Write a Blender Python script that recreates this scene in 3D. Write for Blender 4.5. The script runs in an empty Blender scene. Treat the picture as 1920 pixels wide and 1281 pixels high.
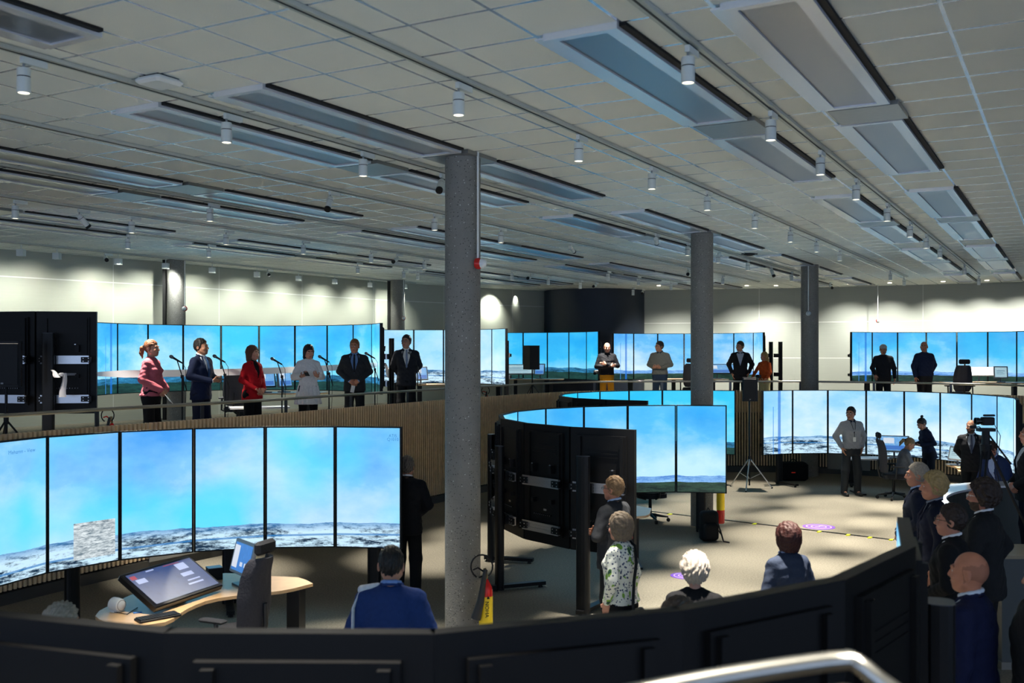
import bpy, bmesh, math, random
import numpy as np
from mathutils import Vector, Matrix
random.seed(7)
C = bpy.data.collections.new('scene'); bpy.context.scene.collection.children.link(C)
sc = bpy.context.scene
PI = math.pi
# ---------------------------------------------------------------- camera, world, exposure
EYE = 3.05; FPX = 1866.0; HY = 656.0
cam = bpy.data.cameras.new('camera'); cam.lens = 35.0; cam.sensor_width = 36.0
cam.shift_y = (HY - 640.5) / 1920.0
cam.dof.use_dof = True; cam.dof.focus_distance = 18.0; cam.dof.aperture_fstop = 2.8
camo = bpy.data.objects.new('camera', cam); C.objects.link(camo)
camo.location = (0, 0, EYE); camo.rotation_euler = (PI/2, 0, 0)
sc.camera = camo
world = bpy.data.worlds.new('world'); sc.world = world; world.use_nodes = True
world.node_tree.nodes['Background'].inputs[0].default_value = (0.52, 0.68, 1.0, 1)
world.node_tree.nodes['Background'].inputs[1].default_value = 2.0
sc.view_settings.view_transform = 'Standard'; sc.view_settings.look = 'None'
sc.view_settings.exposure = 0.0; sc.view_settings.gamma = 1.0
CEIL = EYE + 2.05
GF = 1.45                      # gallery floor
UX, UY = .4904, .8715          # ceiling grid axes
WX, WY = .8715, -.4904
def ab(a, b): return (a*UX + b*WX, a*UY + b*WY)
def px(x, D): return (x - 960.0) / FPX * D
def zpx(y, D): return EYE - (y - HY) / FPX * D
SPOT_W = 1700.0
def spot(x, y, z, tx, ty, tz, power, half, blend=1.0, col=(1, .93, .8), r=.03):
    l = bpy.data.lights.new('spot', 'SPOT'); l.energy = power; l.color = col
    l.spot_size = math.radians(half*2); l.spot_blend = blend; l.shadow_soft_size = r
    o = bpy.data.objects.new('spot', l); C.objects.link(o)
    o.location = (x, y, z)
    o.rotation_euler = (Vector((tx-x, ty-y, tz-z))).to_track_quat('-Z', 'Y').to_euler()
    return o
# ---------------------------------------------------------------- materials
def lin(h):
    if isinstance(h, str):
        h = h.lstrip('#'); v = [int(h[i:i+2], 16)/255 for i in (0, 2, 4)]
    else: v = h
    return tuple(((c/12.92) if c <= .04045 else ((c+.055)/1.055)**2.4) for c in v)
MATS = {}
def mat(name, col, rough=.6, metal=0., noise=0., nscale=60., bump=0., spec=.5, emis=None, es=1.):
    if name in MATS: return MATS[name]
    m = bpy.data.materials.new(name); m.use_nodes = True; nt = m.node_tree; N = nt.nodes; L = nt.links
    b = N['Principled BSDF']; c = lin(col)
    b.inputs['Base Color'].default_value = (*c, 1); b.inputs['Roughness'].default_value = rough
    b.inputs['Metallic'].default_value = metal; b.inputs['Specular IOR Level'].default_value = spec
    tc = N.new('ShaderNodeTexCoord'); nz = N.new('ShaderNodeTexNoise')
    nz.inputs['Scale'].default_value = nscale; nz.inputs['Detail'].default_value = 3
    L.new(tc.outputs['Object'], nz.inputs['Vector'])
    amt = noise if noise else .08
    mx = N.new('ShaderNodeMix'); mx.data_type = 'RGBA'
    mx.inputs['A'].default_value = (*[k*(1-amt) for k in c], 1)
    mx.inputs['B'].default_value = (*[min(1, k*(1+amt)) for k in c], 1)
    L.new(nz.outputs['Fac'], mx.inputs['Factor']); L.new(mx.outputs['Result'], b.inputs['Base Color'])
    if bump:
        bp = N.new('ShaderNodeBump'); bp.inputs['Strength'].default_value = bump; bp.inputs['Distance'].default_value = .01
        L.new(nz.outputs['Fac'], bp.inputs['Height']); L.new(bp.outputs['Normal'], b.inputs['Normal'])
    if emis:
        b.inputs['Emission Color'].default_value = (*lin(emis), 1); b.inputs['Emission Strength'].default_value = es
    MATS[name] = m; return m
def fab(name, col, rough=.85, bump=.35): return mat(name, col, rough, 0, .18, 45, bump, .25)
class G:
    """tiny node helper"""
    def __init__(s, name):
        s.m = bpy.data.materials.new(name); s.m.use_nodes = True; s.nt = s.m.node_tree; s.b = s.nt.nodes['Principled BSDF']
        MATS[name] = s.m
    def n(s, t, **k):
        o = s.nt.nodes.new(t)
        for a, v in k.items(): setattr(o, a, v)
        return o
    def l(s, a, b): s.nt.links.new(a, b)
    def val(s, sock, v):
        if hasattr(v, 'is_output'): s.l(v, sock)
        else: sock.default_value = v
    def math(s, op, a, b=0., c=0.):
        o = s.n('ShaderNodeMath', operation=op); s.val(o.inputs[0], a); s.val(o.inputs[1], b); s.val(o.inputs[2], c); return o.outputs[0]
    def mix(s, f, a, b):
        o = s.n('ShaderNodeMix', data_type='RGBA'); s.val(o.inputs['Factor'], f)
        for k, v in (('A', a), ('B', b)):
            if hasattr(v, 'is_output'): s.l(v, o.inputs[k])
            else: o.inputs[k].default_value = (*lin(v), 1)
        return o.outputs['Result']
    def noise(s, vec, scale, detail=3., rough=.5, dims='3D'):
        o = s.n('ShaderNodeTexNoise'); o.noise_dimensions = dims
        if vec is not None: s.l(vec, o.inputs['Vector'])
        o.inputs['Scale'].default_value = scale; o.inputs['Detail'].default_value = detail; o.inputs['Roughness'].default_value = rough
        return o.outputs['Fac']
    def comb(s, x, y, z=0.):
        o = s.n('ShaderNodeCombineXYZ'); s.val(o.inputs[0], x); s.val(o.inputs[1], y); s.val(o.inputs[2], z); return o.outputs[0]
    def ramp(s, f, lo, hi):
        o = s.n('ShaderNodeMapRange'); s.val(o.inputs[0], f); o.inputs[1].default_value = lo; o.inputs[2].default_value = hi; return o.outputs[0]
black = mat('black_plastic', '#0c0d11', .5, spec=.3)
blackm = mat('black_metal', '#0a0b0e', .45, .3, spec=.4)
darkpanel = mat('display_back', '#0e0e0f', .5, 0, .1, 20, spec=.25)
alu = mat('aluminium', '#c4c6ca', .3, .9, .12, 90)
steel = mat('brushed_steel', '#b9b7b0', .28, 1.0, .12, 120)
white = mat('white_metal', '#dfe3e3', .4, 0, .03)
lampw = mat('lamp_white', '#cfd6d4', .45, 0, .03)
dark = mat('dark_slot', '#0b0b0c', .8)
wood = mat('oak_veneer', '#c9a67c', .35, 0, .15, 12, spec=.5)
paper = mat('paper', '#e8e8e6', .6)
red = mat('extinguisher_red', '#c11f1c', .25, 0, .05)
yellow = mat('label_yellow', '#e6c61c', .5)
glassy = mat('clear_dome', '#d9dde0', .1)
rubber = mat('rubber', '#111111', .8)
# ---------------------------------------------------------------- mesh helpers
class MB:
    def __init__(s): s.v = []; s.f = []; s.mi = []; s.cur = 0
    def add(s, vs, fs):
        o = len(s.v); s.v += [tuple(p) for p in vs]; s.f += [tuple(i+o for i in f) for f in fs]; s.mi += [s.cur]*len(fs); return s
    def box(s, c, d, rz=0., M=None, bev=0.):
        x, y, z = d[0]/2, d[1]/2, d[2]/2
        b = bev
        if b > 0:
            vs = []
            for sz in (-1, 1):
                for (ix, iy, k) in ((-1, -1, 0), (-1, -1, 1), (1, -1, 1), (1, -1, 0), (1, 1, 0), (1, 1, 1), (-1, 1, 1), (-1, 1, 0)):
                    vs.append((ix*(x-(b if k else 0)), iy*(y-(0 if k else b)), sz*z))
            # inset tops
            n = 8; low = [(p[0]*(1-b/x), p[1]*(1-b/y), p[2]) for p in vs]
            vv = [(p[0], p[1], p[2]-math.copysign(b, p[2])) for p in vs]
            A = low[:8] + vv[:8] + vv[8:] + low[8:]
            fs = [tuple(range(7, -1, -1)), tuple(range(24, 32))]
            for r in range(3):
                for i in range(8): fs.append((r*8+i, r*8+(i+1) % 8, (r+1)*8+(i+1) % 8, (r+1)*8+i))
            vs = A
        else:
            vs = [(-x, -y, -z), (x, -y, -z), (x, y, -z), (-x, y, -z), (-x, -y, z), (x, -y, z), (x, y, z), (-x, y, z)]
            fs = [(3, 2, 1, 0), (4, 5, 6, 7), (0, 1, 5, 4), (1, 2, 6, 5), (2, 3, 7, 6), (3, 0, 4, 7)]
        R = M if M is not None else Matrix.Rotation(rz, 3, 'Z')
        return s.add([Vector(c) + R @ Vector(p) for p in vs], fs)
    def prism(s, pts, z0, z1):
        n = len(pts); A = sum(pts[i][0]*pts[(i+1) % n][1]-pts[(i+1) % n][0]*pts[i][1] for i in range(n))
        if A < 0: pts = pts[::-1]
        vs = [(p[0], p[1], z0) for p in pts] + [(p[0], p[1], z1) for p in pts]
        fs = [tuple(range(n-1, -1, -1)), tuple(range(n, 2*n))] + [(i, (i+1) % n, n+(i+1) % n, n+i) for i in range(n)]
        return s.add(vs, fs)
    def tube(s, path, r, n=10, caps=True, flat=None):
        P = [Vector(p) for p in path]; R = r if hasattr(r, '__len__') else [r]*len(P)
        vs = []; fs = []; up = Vector((0, 0, 1)); prev = None
        for i, p in enumerate(P):
            t = (P[min(i+1, len(P)-1)] - P[max(i-1, 0)]).normalized()
            if prev is None:
                a = up if abs(t.z) < .9 else Vector((1, 0, 0)); u = t.cross(a).normalized()
            else:
                u = (prev - t*prev.dot(t)).normalized()
            prev = u; w = t.cross(u)
            for k in range(n):
                an = 2*PI*k/n; vs.append(p + u*math.cos(an)*R[i] + w*math.sin(an)*R[i])
        for i in range(len(P)-1):
            for k in range(n): fs.append((i*n+k, i*n+(k+1) % n, (i+1)*n+(k+1) % n, (i+1)*n+k))
        if caps: fs += [tuple(range(n-1, -1, -1)), tuple(range((len(P)-1)*n, len(P)*n))]
        return s.add(vs, fs)
    def cyl(s, c0, c1, r0, r1=None, n=20): return s.tube([c0, c1], [r0, r0 if r1 is None else r1], n)
    def lathe(s, c, prof, n=24, M=None):
        vs = []; fs = []; M = M or Matrix.Identity(3)
        for (r, z) in prof:
            for k in range(n): vs.append(Vector(c) + M @ Vector((r*math.cos(2*PI*k/n), r*math.sin(2*PI*k/n), z)))
        m = len(prof)
        for i in range(m-1):
            for k in range(n): fs.append((i*n+k, i*n+(k+1) % n, (i+1)*n+(k+1) % n, (i+1)*n+k))
        fs += [tuple(range(n-1, -1, -1)), tuple(range((m-1)*n, m*n))]
        return s.add(vs, fs)
    def build(s, name, mats, parent=None, smooth=False, uv=None, loc=None):
        me = bpy.data.meshes.new(name)
        off = Vector((0, 0, 0))
        vs = s.v
        if loc is not None: off = Vector(loc); vs = [tuple(Vector(p)-off) for p in s.v]
        me.from_pydata(vs, [], s.f)
        for m in (mats if isinstance(mats, (list, tuple)) else [mats]): me.materials.append(m)
        if any(s.mi): me.polygons.foreach_set('material_index', s.mi)
        if smooth:
            me.polygons.foreach_set('use_smooth', [True]*len(me.polygons))
        if uv is not None:
            ul = me.uv_layers.new(name='UVMap')
            for lp in me.loops: ul.data[lp.index].uv = uv(s.v[lp.vertex_index], lp.vertex_index)
        me.update()
        if smooth:
            try: me.set_sharp_from_angle(angle=math.radians(40))
            except Exception: pass
        o = bpy.data.objects.new(name, me); C.objects.link(o); o.location = off
        if parent is not None: o.parent = parent; 
        if parent is not None and loc is None: pass
        return o
def tag(o, label=None, cat=None, group=None, kind=None):
    if label: o['label'] = label
    if cat: o['category'] = cat
    if group: o['group'] = group
    if kind: o['kind'] = kind
    return o
def thing(name, label, cat, loc=(0, 0, 0), rz=0., group=None):
    o = bpy.data.objects.new(name, None); C.objects.link(o); o.location = loc; o.rotation_euler = (0, 0, rz)
    o.empty_display_size = .1
    return tag(o, label, cat, group)
def copy_tree(o, parent=None):
    c = o.copy(); C.objects.link(c)
    if parent is not None: c.parent = parent
    for ch in list(o.children): copy_tree(ch, c)
    return c
def copy_thing(o, loc, rz=None, label=None):
    c = copy_tree(o); c.location = loc
    if rz is not None: c.rotation_euler = (0, 0, rz)
    if label: c['label'] = label
    return c
def catmull(P, seg=.15):
    P = [Vector(p) for p in P]; Q = [P[0]*2-P[1]] + P + [P[-1]*2-P[-2]]; out = []
    for i in range(1, len(Q)-2):
        p0, p1, p2, p3 = Q[i-1:i+3]; n = max(2, int((p2-p1).length/seg))
        for k in range(n):
            t = k/n; out.append(.5*((2*p1)+(p2-p0)*t+(2*p0-5*p1+4*p2-p3)*t*t+(3*p1-p0-3*p2+p3)*t**3))
    out.append(P[-1]); return out
def resample(P, step):
    out = [P[0]]; acc = 0
    for i in range(len(P)-1):
        a, b = P[i], P[i+1]; L = (b-a).length; t = step-acc
        while t <= L: out.append(a+(b-a)*(t/L)); t += step
        acc = L-(t-step)
    return out
# ================================================================= SETTING
def struct(name, mb, m, uv=None, smooth=False):
    return tag(mb.build(name, m, uv=uv, smooth=smooth), kind='structure')
# carpet
g = G('carpet'); tc = g.n('ShaderNodeTexCoord')
n1 = g.noise(tc.outputs['Object'], 45, 4, .7); n2 = g.noise(tc.outputs['Object'], .7, 2)
f = g.math('ADD', g.math('MULTIPLY', n1, .8), g.math('MULTIPLY', n2, .2))
g.l(g.mix(g.ramp(f, .3, .7), '#5f5b51', '#918b7d'), g.b.inputs['Base Color']); g.b.inputs['Roughness'].default_value = .95
g.b.inputs['Specular IOR Level'].default_value = .15
bp = g.n('ShaderNodeBump'); bp.inputs['Strength'].default_value = .4; g.l(n1, bp.inputs['Height']); g.l(bp.outputs[0], g.b.inputs['Normal'])
carpet = g.m
struct('floor', MB().box((3, 16, -.1), (50, 50, .2)), carpet)
# ceiling with T-bar grid
g = G('ceiling_tiles'); tc = g.n('ShaderNodeTexCoord'); sp = g.n('ShaderNodeSeparateXYZ'); g.l(tc.outputs['Object'], sp.inputs[0])
def near(v, off, per, wd):
    fr = g.math('FRACT', g.math('ADD', g.math('DIVIDE', g.math('SUBTRACT', v, off), per), 100.5))
    return g.math('LESS_THAN', g.math('ABSOLUTE', g.math('SUBTRACT', fr, .5)), wd/per/2)
lx = near(sp.outputs[0], 4.56, .602, .026); ly = near(sp.outputs[1], 4.84, .594, .026)
ln = g.math('MAXIMUM', lx, ly); nz = g.noise(tc.outputs['Object'], 120, 2)
base = g.mix(nz, '#e6eae6', '#eff3ee')
g.l(g.mix(ln, base, '#dfe6f2'), g.b.inputs['Base Color'])
g.l(g.math('SUBTRACT', .85, g.math('MULTIPLY', ln, .63)), g.b.inputs['Roughness']); g.l(g.math('MULTIPLY', ln, .75), g.b.inputs['Metallic'])
bp = g.n('ShaderNodeBump'); bp.inputs['Strength'].default_value = .6; bp.inputs['Distance'].default_value = .01
g.l(g.math('SUBTRACT', g.math('MULTIPLY', nz, .2), ln), bp.inputs['Height']); g.l(bp.outputs[0], g.b.inputs['Normal'])
c = MB().box((15, 6, .1), (60, 50, .2)).build('ceiling', g.m)   # local x = a, local -y = b
CR = math.atan2(UY, UX)
c.location = (0, 0, CEIL); c.rotation_euler = (0, 0, CR); tag(c, kind='structure')
# gallery edge (pit) curve
PIT = catmull([(-9.2, 3.5, 0), (-7.9, 7.2, 0), (-6.9, 9.9, 0), (-6.1, 11.86, 0), (-5.2, 13.5, 0), (-3.95, 15.4, 0), (-2.5, 18.1, 0), (-.7, 21.2, 0),
               (.7, 23.3, 0), (2.0, 24.5, 0), (4.5, 24.8, 0), (7.3, 24.7, 0), (9.8, 23.4, 0), (11.1, 22.1, 0), (12.4, 19.4, 0), (13.2, 16.0, 0), (13.3, 12.0, 0), (12.6, 8.0, 0)], .12)
ctr = Vector((3.5, 13, 0))
def rad_out(p, d):
    i = min(range(0, len(PIT), 3), key=lambda k: (PIT[k]-p).length)
    t = (PIT[min(i+2, len(PIT)-1)]-PIT[max(i-2, 0)]).normalized()
    n = Vector((-t.y, t.x, 0)); return p + n*d
mb = MB(); S = PIT[::6]
for k in range(len(S)-1):
    a, b = S[k], S[k+1]; a2 = ctr+(a-ctr)*3.2; b2 = ctr+(b-ctr)*3.2
    a = rad_out(a, .12); b = rad_out(b, .12)
    mb.add([(a.x, a.y, GF), (b.x, b.y, GF), (b2.x, b2.y, GF), (a2.x, a2.y, GF),
            (a.x, a.y, GF-.25), (b.x, b.y, GF-.25), (b2.x, b2.y, GF-.25), (a2.x, a2.y, GF-.25)],
           [(0, 3, 2, 1), (4, 5, 6, 7), (0, 1, 5, 4), (2, 3, 7, 6)])
struct('floor', mb, carpet)
# camera's own landing
struct('floor', MB().box((-.5, -1.3, GF-.12), (9, 3.6, .24)), carpet)
# slat wall of the pit
slatm = mat('oiled_slats', '#e3c8a0', .5, 0, .25, 9, .1)
back_lo = mat('slat_backing_dark', '#0d0c0b', .9); back_hi = mat('slat_backing_felt', '#b09674', .9, 0, .1)
mb = MB(); Q = resample(PIT, .068); TOPZ = 2.04
for k in range(1, len(Q)-1):
    t = (Q[k+1]-Q[k-1]).normalized(); an = math.atan2(t.y, t.x)
    mb.box((Q[k].x, Q[k].y, (TOPZ+.16)/2+.0), (.034, .05, TOPZ-.16), an)
slw = struct('wall_pit', mb, slatm)
mb = MB(); mh = MB(); bs = MB(); S = PIT[::2]
for k in range(len(S)-1):
    a, b = rad_out(S[k], .045), rad_out(S[k+1], .045); m = (a+b)/2; t = (b-a); an = math.atan2(t.y, t.x)
    mb.box((m.x, m.y, .8), (t.length+.02, .03, 1.35), an)
    mh.box((m.x, m.y, 1.75), (t.length+.02, .03, .5), an)
    a, b = rad_out(S[k], -.01), rad_out(S[k+1], -.01); m = (a+b)/2; t = b-a
    bs.box((m.x, m.y, .07), (t.length+.02, .07, .14), math.atan2(t.y, t.x))
tag(mb.build('wall_pit_backing', back_lo), kind='structure'); 
tag(mh.build('wall_pit_upper', back_hi), kind='structure')
struct('baseboard_pit', bs, mat('baseboard_grey', '#43423f', .5))
# handrail on the parapet
def rail_at(z): return [(p.x, p.y, z) for p in (rad_out(q, .03) for q in PIT[::3])]
rl = thing('handrail', 'long curved brushed steel handrail on top of the slatted parapet', 'railing')
MB().tube(rail_at(2.26), .024, 12).build('rail', steel, rl, True)
R_ = resample(PIT, 1.72)
postx = mat('rail_post', '#5c6066', .35, .8)
for p in R_:
    q = rad_out(p, .03); i = min(range(len(PIT)), key=lambda k: (PIT[k]-p).length)
    t = PIT[min(i+1, len(PIT)-1)]-PIT[max(i-1, 0)]; an = math.atan2(t.y, t.x)
    MB().box((q.x, q.y, 1.86), (.06, .014, .80), an).build('post', postx, rl)
# outer walls
def wallm(name, c1, c2, hz, joints):
    g = G(name); uv = g.n('ShaderNodeUVMap'); sp = g.n('ShaderNodeSeparateXYZ'); g.l(uv.outputs[0], sp.inputs[0])
    ln = g.math('LESS_THAN', g.math('ABSOLUTE', g.math('SUBTRACT', sp.outputs[1], hz[0])), .012)
    for h in hz[1:]: ln = g.math('MAXIMUM', ln, g.math('LESS_THAN', g.math('ABSOLUTE', g.math('SUBTRACT', sp.outputs[1], h)), .012))
    fr = g.math('FRACT', g.math('ADD', g.math('DIVIDE', sp.outputs[0], joints[0]), joints[1]))
    ln = g.math('MAXIMUM', ln, g.math('LESS_THAN', fr, .016/joints[0]))
    st = g.comb(g.math('MULTIPLY', sp.outputs[0], 1.2), g.math('MULTIPLY', sp.outputs[1], 60)); nz = g.noise(st, 1, 3)
    g.l(g.mix(ln, g.mix(nz, c1, c2), '#cfd2cc'), g.b.inputs['Base Color']); g.b.inputs['Roughness'].default_value = .6
    bp = g.n('ShaderNodeBump'); bp.inputs['Strength'].default_value = .35; g.l(g.math('SUBTRACT', g.math('MULTIPLY', nz, .3), ln), bp.inputs['Height']); g.l(bp.outputs[0], g.b.inputs['Normal'])
    return g.m
def wall(name, pts, m, z0=0., z1=CEIL):
    pts = [Vector((p[0], p[1], 0)) for p in pts]; L = [0]
    for i in range(len(pts)-1): L.append(L[-1]+(pts[i+1]-pts[i]).length)
    mb = MB(); n = len(pts)
    mb.add([(p.x, p.y, z0) for p in pts]+[(p.x, p.y, z1) for p in pts], [(i, i+1, n+i+1, n+i) for i in range(n-1)])
    # thickness behind
    out = []
    for i, p in enumerate(pts):
        t = (pts[min(i+1, n-1)]-pts[max(i-1, 0)]).normalized(); out.append(p+Vector((-t.y, t.x, 0))*.2)
    mb.add([(p.x, p.y, z0) for p in out]+[(p.x, p.y, z1) for p in out], [(i+1, i, n+i, n+i+1) for i in range(n-1)])
    return struct(name, mb, m, uv=lambda v, i: (L[i % n], v[2]))
lw = [(-18, 8), (-14.2, 14.6), (-12.2, 17.6), (-10.45, 20.2), (-8.1, 23.3), (-6.4, 26.1), (-4.9, 28.6), (-3.6, 30.4), (-1.6, 32.5), (1.3, 34.9)]
wall('wall_left', lw, wallm('wall_panels_left', '#a6a99b', '#afb2a4', [4.55, 2.9], [2.95, .27]))
fw = [(3.6, 34.6), (4.3, 34.3), (9.4, 33.1), (15.2, 30.2), (20, 27.0), (24, 22.5)]
wall('wall_far', fw, wallm('wall_panels_far', '#979b92', '#a0a49b', [3.96, 2.78], [5.1, .05]))
wall('wall_right', [(24, 22.5), (25, 14), (25, 2)], mat('wall_paint_grey', '#7c7f7a', .8))
mb = MB(); mb.lathe((2.9, 34.9, 0), [(1.78, 0), (1.78, CEIL)], 64)
struct('wall_core', mb, mat('core_navy', '#132033', .55, 0, .05, 5), smooth=True)
# ------------------------------------------------ columns
g = G('concrete'); tc = g.n('ShaderNodeTexCoord'); a = g.noise(tc.outputs['Object'], 5, 5, .6); b_ = g.noise(tc.outputs['Object'], 70, 2)
v1 = g.n('ShaderNodeTexVoronoi'); g.l(tc.outputs['Object'], v1.inputs['Vector']); v1.inputs['Scale'].default_value = 32
pit = g.math('LESS_THAN', v1.outputs['Distance'], .19)
v2 = g.n('ShaderNodeTexVoronoi'); g.l(tc.outputs['Object'], v2.inputs['Vector']); v2.inputs['Scale'].default_value = 19
lt = g.math('LESS_THAN', v2.outputs['Distance'], .11)
c_ = g.mix(a, '#5f5f5b', '#8a8984'); c_ = g.mix(g.ramp(b_, .3, .7), c_, '#7c7b77'); c_ = g.mix(g.math('MULTIPLY', pit, .8), c_, '#2f2f2e'); c_ = g.mix(g.math('MULTIPLY', lt, .8), c_, '#c9c9c6')
g.l(c_, g.b.inputs['Base Color']); g.b.inputs['Roughness'].default_value = .7
bp = g.n('ShaderNodeBump'); bp.inputs['Strength'].default_value = .5; bp.inputs['Distance'].default_value = .01
g.l(g.math('SUBTRACT', b_, pit), bp.inputs['Height']); g.l(bp.outputs[0], g.b.inputs['Normal'])
conc = g.m
cols = [((866-960)/FPX*10.28, 10.28+.19, .187, 0, 'thick round concrete column rising through the middle of the room, nearest and widest of the columns'),
        ((1320-960)/FPX*17.1, 17.1+.19, .193, 0, 'round grey concrete column behind the freestanding ring of displays, beside the backpack'),
        ((1518-960)/FPX*24.05, 24.05, .205, 0, 'round grey concrete column in the pit at the far parapet, beside the case and the tall ring of snow views'),
        ((336-960)/FPX*22.9, 22.7, .205, GF, 'concrete column against the left wall behind the woman in pink and the man in navy'),
        ((747-960)/FPX*29.5, 29.3, .21, GF, 'concrete column against the left wall above the tall man with glasses')]
for k, (X, Y, r, z0, lab) in enumerate(cols):
    o = MB().lathe((X, Y, 0), [(r, z0), (r, CEIL)], 48).build('column', conc, None, True); tag(o, lab, 'column')
    # wall washed columns carry a black reveal strip; each has a conduit and a sounder
    if k in (3, 4):
        tag(MB().box((X-.26, Y+.1, (GF+CEIL)/2), (.07, .3, CEIL-GF)).build('trim_%d' % k, dark), kind='structure')
def sounder(X, Y, z, lab, redbase=True, rz=0.):
    t = thing('alarm_sounder', lab, 'alarm', (X, Y, z), rz, 'ceiling fed alarm sounders')
    MB().cyl((0, -.02, .03), (0, -.02, CEIL-z), .011, n=10).build('conduit', white, t, True)
    Rm = Matrix.Rotation(PI/2, 3, 'X')
    MB().lathe((0, 0, 0), [(.0, -.0), (.055, 0), (.06, .03), (.05, .06)], 20, Rm).build('base', red if redbase else white, t, True)
    MB().lathe((0, -.06, 0), [(.05, 0), (.046, .03), (.03, .05), (.0, .058)], 20, Rm).build('dome', glassy, t, True)
sounder(px(893, 10.35), 10.33, zpx(495, 10.36), 'red alarm sounder with clear dome at the side of the nearest concrete column', True, 1.15)
sounder(px(350, 22.6), 22.5, zpx(579, 22.5), 'small alarm sounder on the column behind the woman in pink')
sounder(px(757, 29), 29.0, zpx(597, 29), 'small alarm sounder on the column above the tall man with glasses')
sounder(px(1515, 23.8), 23.8, zpx(588, 23.8), 'grey sounder hanging down the front of the rear pit column', False)
sounder(px(1643, 31.4), 31.3, zpx(602, 31.3), 'sounder on the far wall above the man in the cap')
# ------------------------------------------------ ceiling equipment
grille = mat('perforated_steel', '#8f9196', .32, .85, .15, 400)
frame_m = mat('beam_frame', '#e2e5ea', .25, .35, .03)
plate_m = mat('ceiling_plate', '#8d9090', .35, .75, .1, 20)
ORD = ['first', 'second', 'third', 'fourth', 'fifth', 'sixth', 'seventh', 'eighth', 'ninth', 'tenth', 'eleventh', 'twelfth', 'thirteenth']
rowsb = [(-1.52, 'rightmost row'), (-2.70, 'second row from the right'), (-5.65, 'row over the columns'), (-6.80, 'row just left of the columns'), (-9.66, 'fifth row from the right'),
         (-10.82, 'sixth row from the right'), (-13.7, 'seventh row from the right'), (-14.85, 'row nearest the left wall')]
L_ = 2.86
bt = thing('ceiling_beam', '', 'ceiling unit', (0, 0, CEIL), CR)
m_ = MB(); m_.box((0, .25, -.023), (L_, .09, .044)); m_.box((0, -.18, -.023), (L_, .09, .044)); m_.box((-L_/2+.03, .035, -.023), (.06, .34, .044)); m_.box((L_/2-.03, .035, -.023), (.06, .34, .044))
m_.build('frame', frame_m, bt)
MB().box((0, .035, -.017), (L_-.12, .34, .03)).build('grille', grille, bt)
MB().box((0, -.25, -.012), (L_-.06, .045, .022)).build('slot', dark, bt)
m_ = MB(); m_.box((0, .325, -.03), (L_, .06, .012)); m_.build('deflector', frame_m, bt)
bt_used = False; plate = None
def insee(a, b):
    x, y = ab(a, b); return y > 3.5 and -40 < 960+FPX*x/y < 1960 and (y/(32 if x < 2 else 31)) < 1
def inroom(a, b):
    x, y = ab(a, b)
    for W in (lw, fw):
        for i in range(len(W)-1):
            (x0, y0), (x1, y1) = W[i], W[i+1]
            if x0 <= x <= x1: return y < y0+(y1-y0)*(x-x0)/(x1-x0)-.5
    return 1.3 < x < 3.6 and y < 32.6
for b, rn in rowsb:
    n = 0; npl = 0
    for per in range(-1, 5):
        for s in range(2):
            a0 = 5.73+per*7.83+s*3.52; a1 = a0+L_; am = (a0+a1)/2
            if not (insee(a0, b) or insee(a1, b) or insee(am, b)): continue
            if not (inroom(a1, b) and inroom(am, b) and inroom(a0, b)): continue
            x, y = ab(am, b); lab = 'recessed grey grille ceiling unit, %s from the camera in the %s' % (ORD[n], rn)
            if not bt_used: o = bt; bt_used = True; o.location = (x, y, CEIL); o['label'] = lab; o['group'] = 'long perforated ceiling units'
            else: o = copy_thing(bt, (x, y, CEIL), None, lab)
            n += 1
        ap = 5.73+per*7.83+L_+.33
        if (insee(ap-.3, b) or insee(ap+.3, b)) and inroom(ap+.4, b):
            x, y = ab(ap, b); lab = 'square grey ceiling plate, %s from the camera in the %s' % (ORD[npl], rn)
            if plate is None:
                plate = MB().box((0, 0, -.022), (.58, .56, .04)).build('ceiling_plate', plate_m); tag(plate, lab, 'ceiling plate', 'grey plates between ceiling units')
                o = plate
            else: o = plate.copy(); C.objects.link(o); o['label'] = lab
            o.location = (x, y, CEIL); o.rotation_euler = (0, 0, CR); npl += 1
# lighting tracks
track_m = mat('track_channel', '#b9beb8', .45, .1, .04)
trackdark = mat('track_groove', '#1c1d1c', .6)
tracks = [(-2.2, 3.0, 29.5, 'rightmost'), (-4.0, 3.0, 29.5, 'second from the right'), (-6.24, 2.5, 29.5, 'just left of the near column'), (-8.15, 3.5, 29.5, 'fourth from the right'), (-10.25, 5.5, 29.0, 'fifth from the right'),
          (-12.3, 6.8, 28.5, 'sixth from the right'), (-14.28, 8.5, 26.0, 'seventh from the right'), (-17.45, 11.3, 25.0, 'nearest the left wall')]
for b, a0, a1, nm in tracks:
    x, y = ab((a0+a1)/2, b)
    t = thing('lighting_track', 'long straight white lighting track on the ceiling, %s' % nm, 'lighting track', (x, y, CEIL), CR, 'ceiling lighting tracks')
    L = a1-a0
    MB().box((0, 0, -.019), (L, .075, .03)).build('channel', track_m, t)
    MB().box((0, -.0, -.034), (L, .014, .008)).build('groove', trackdark, t)
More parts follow.
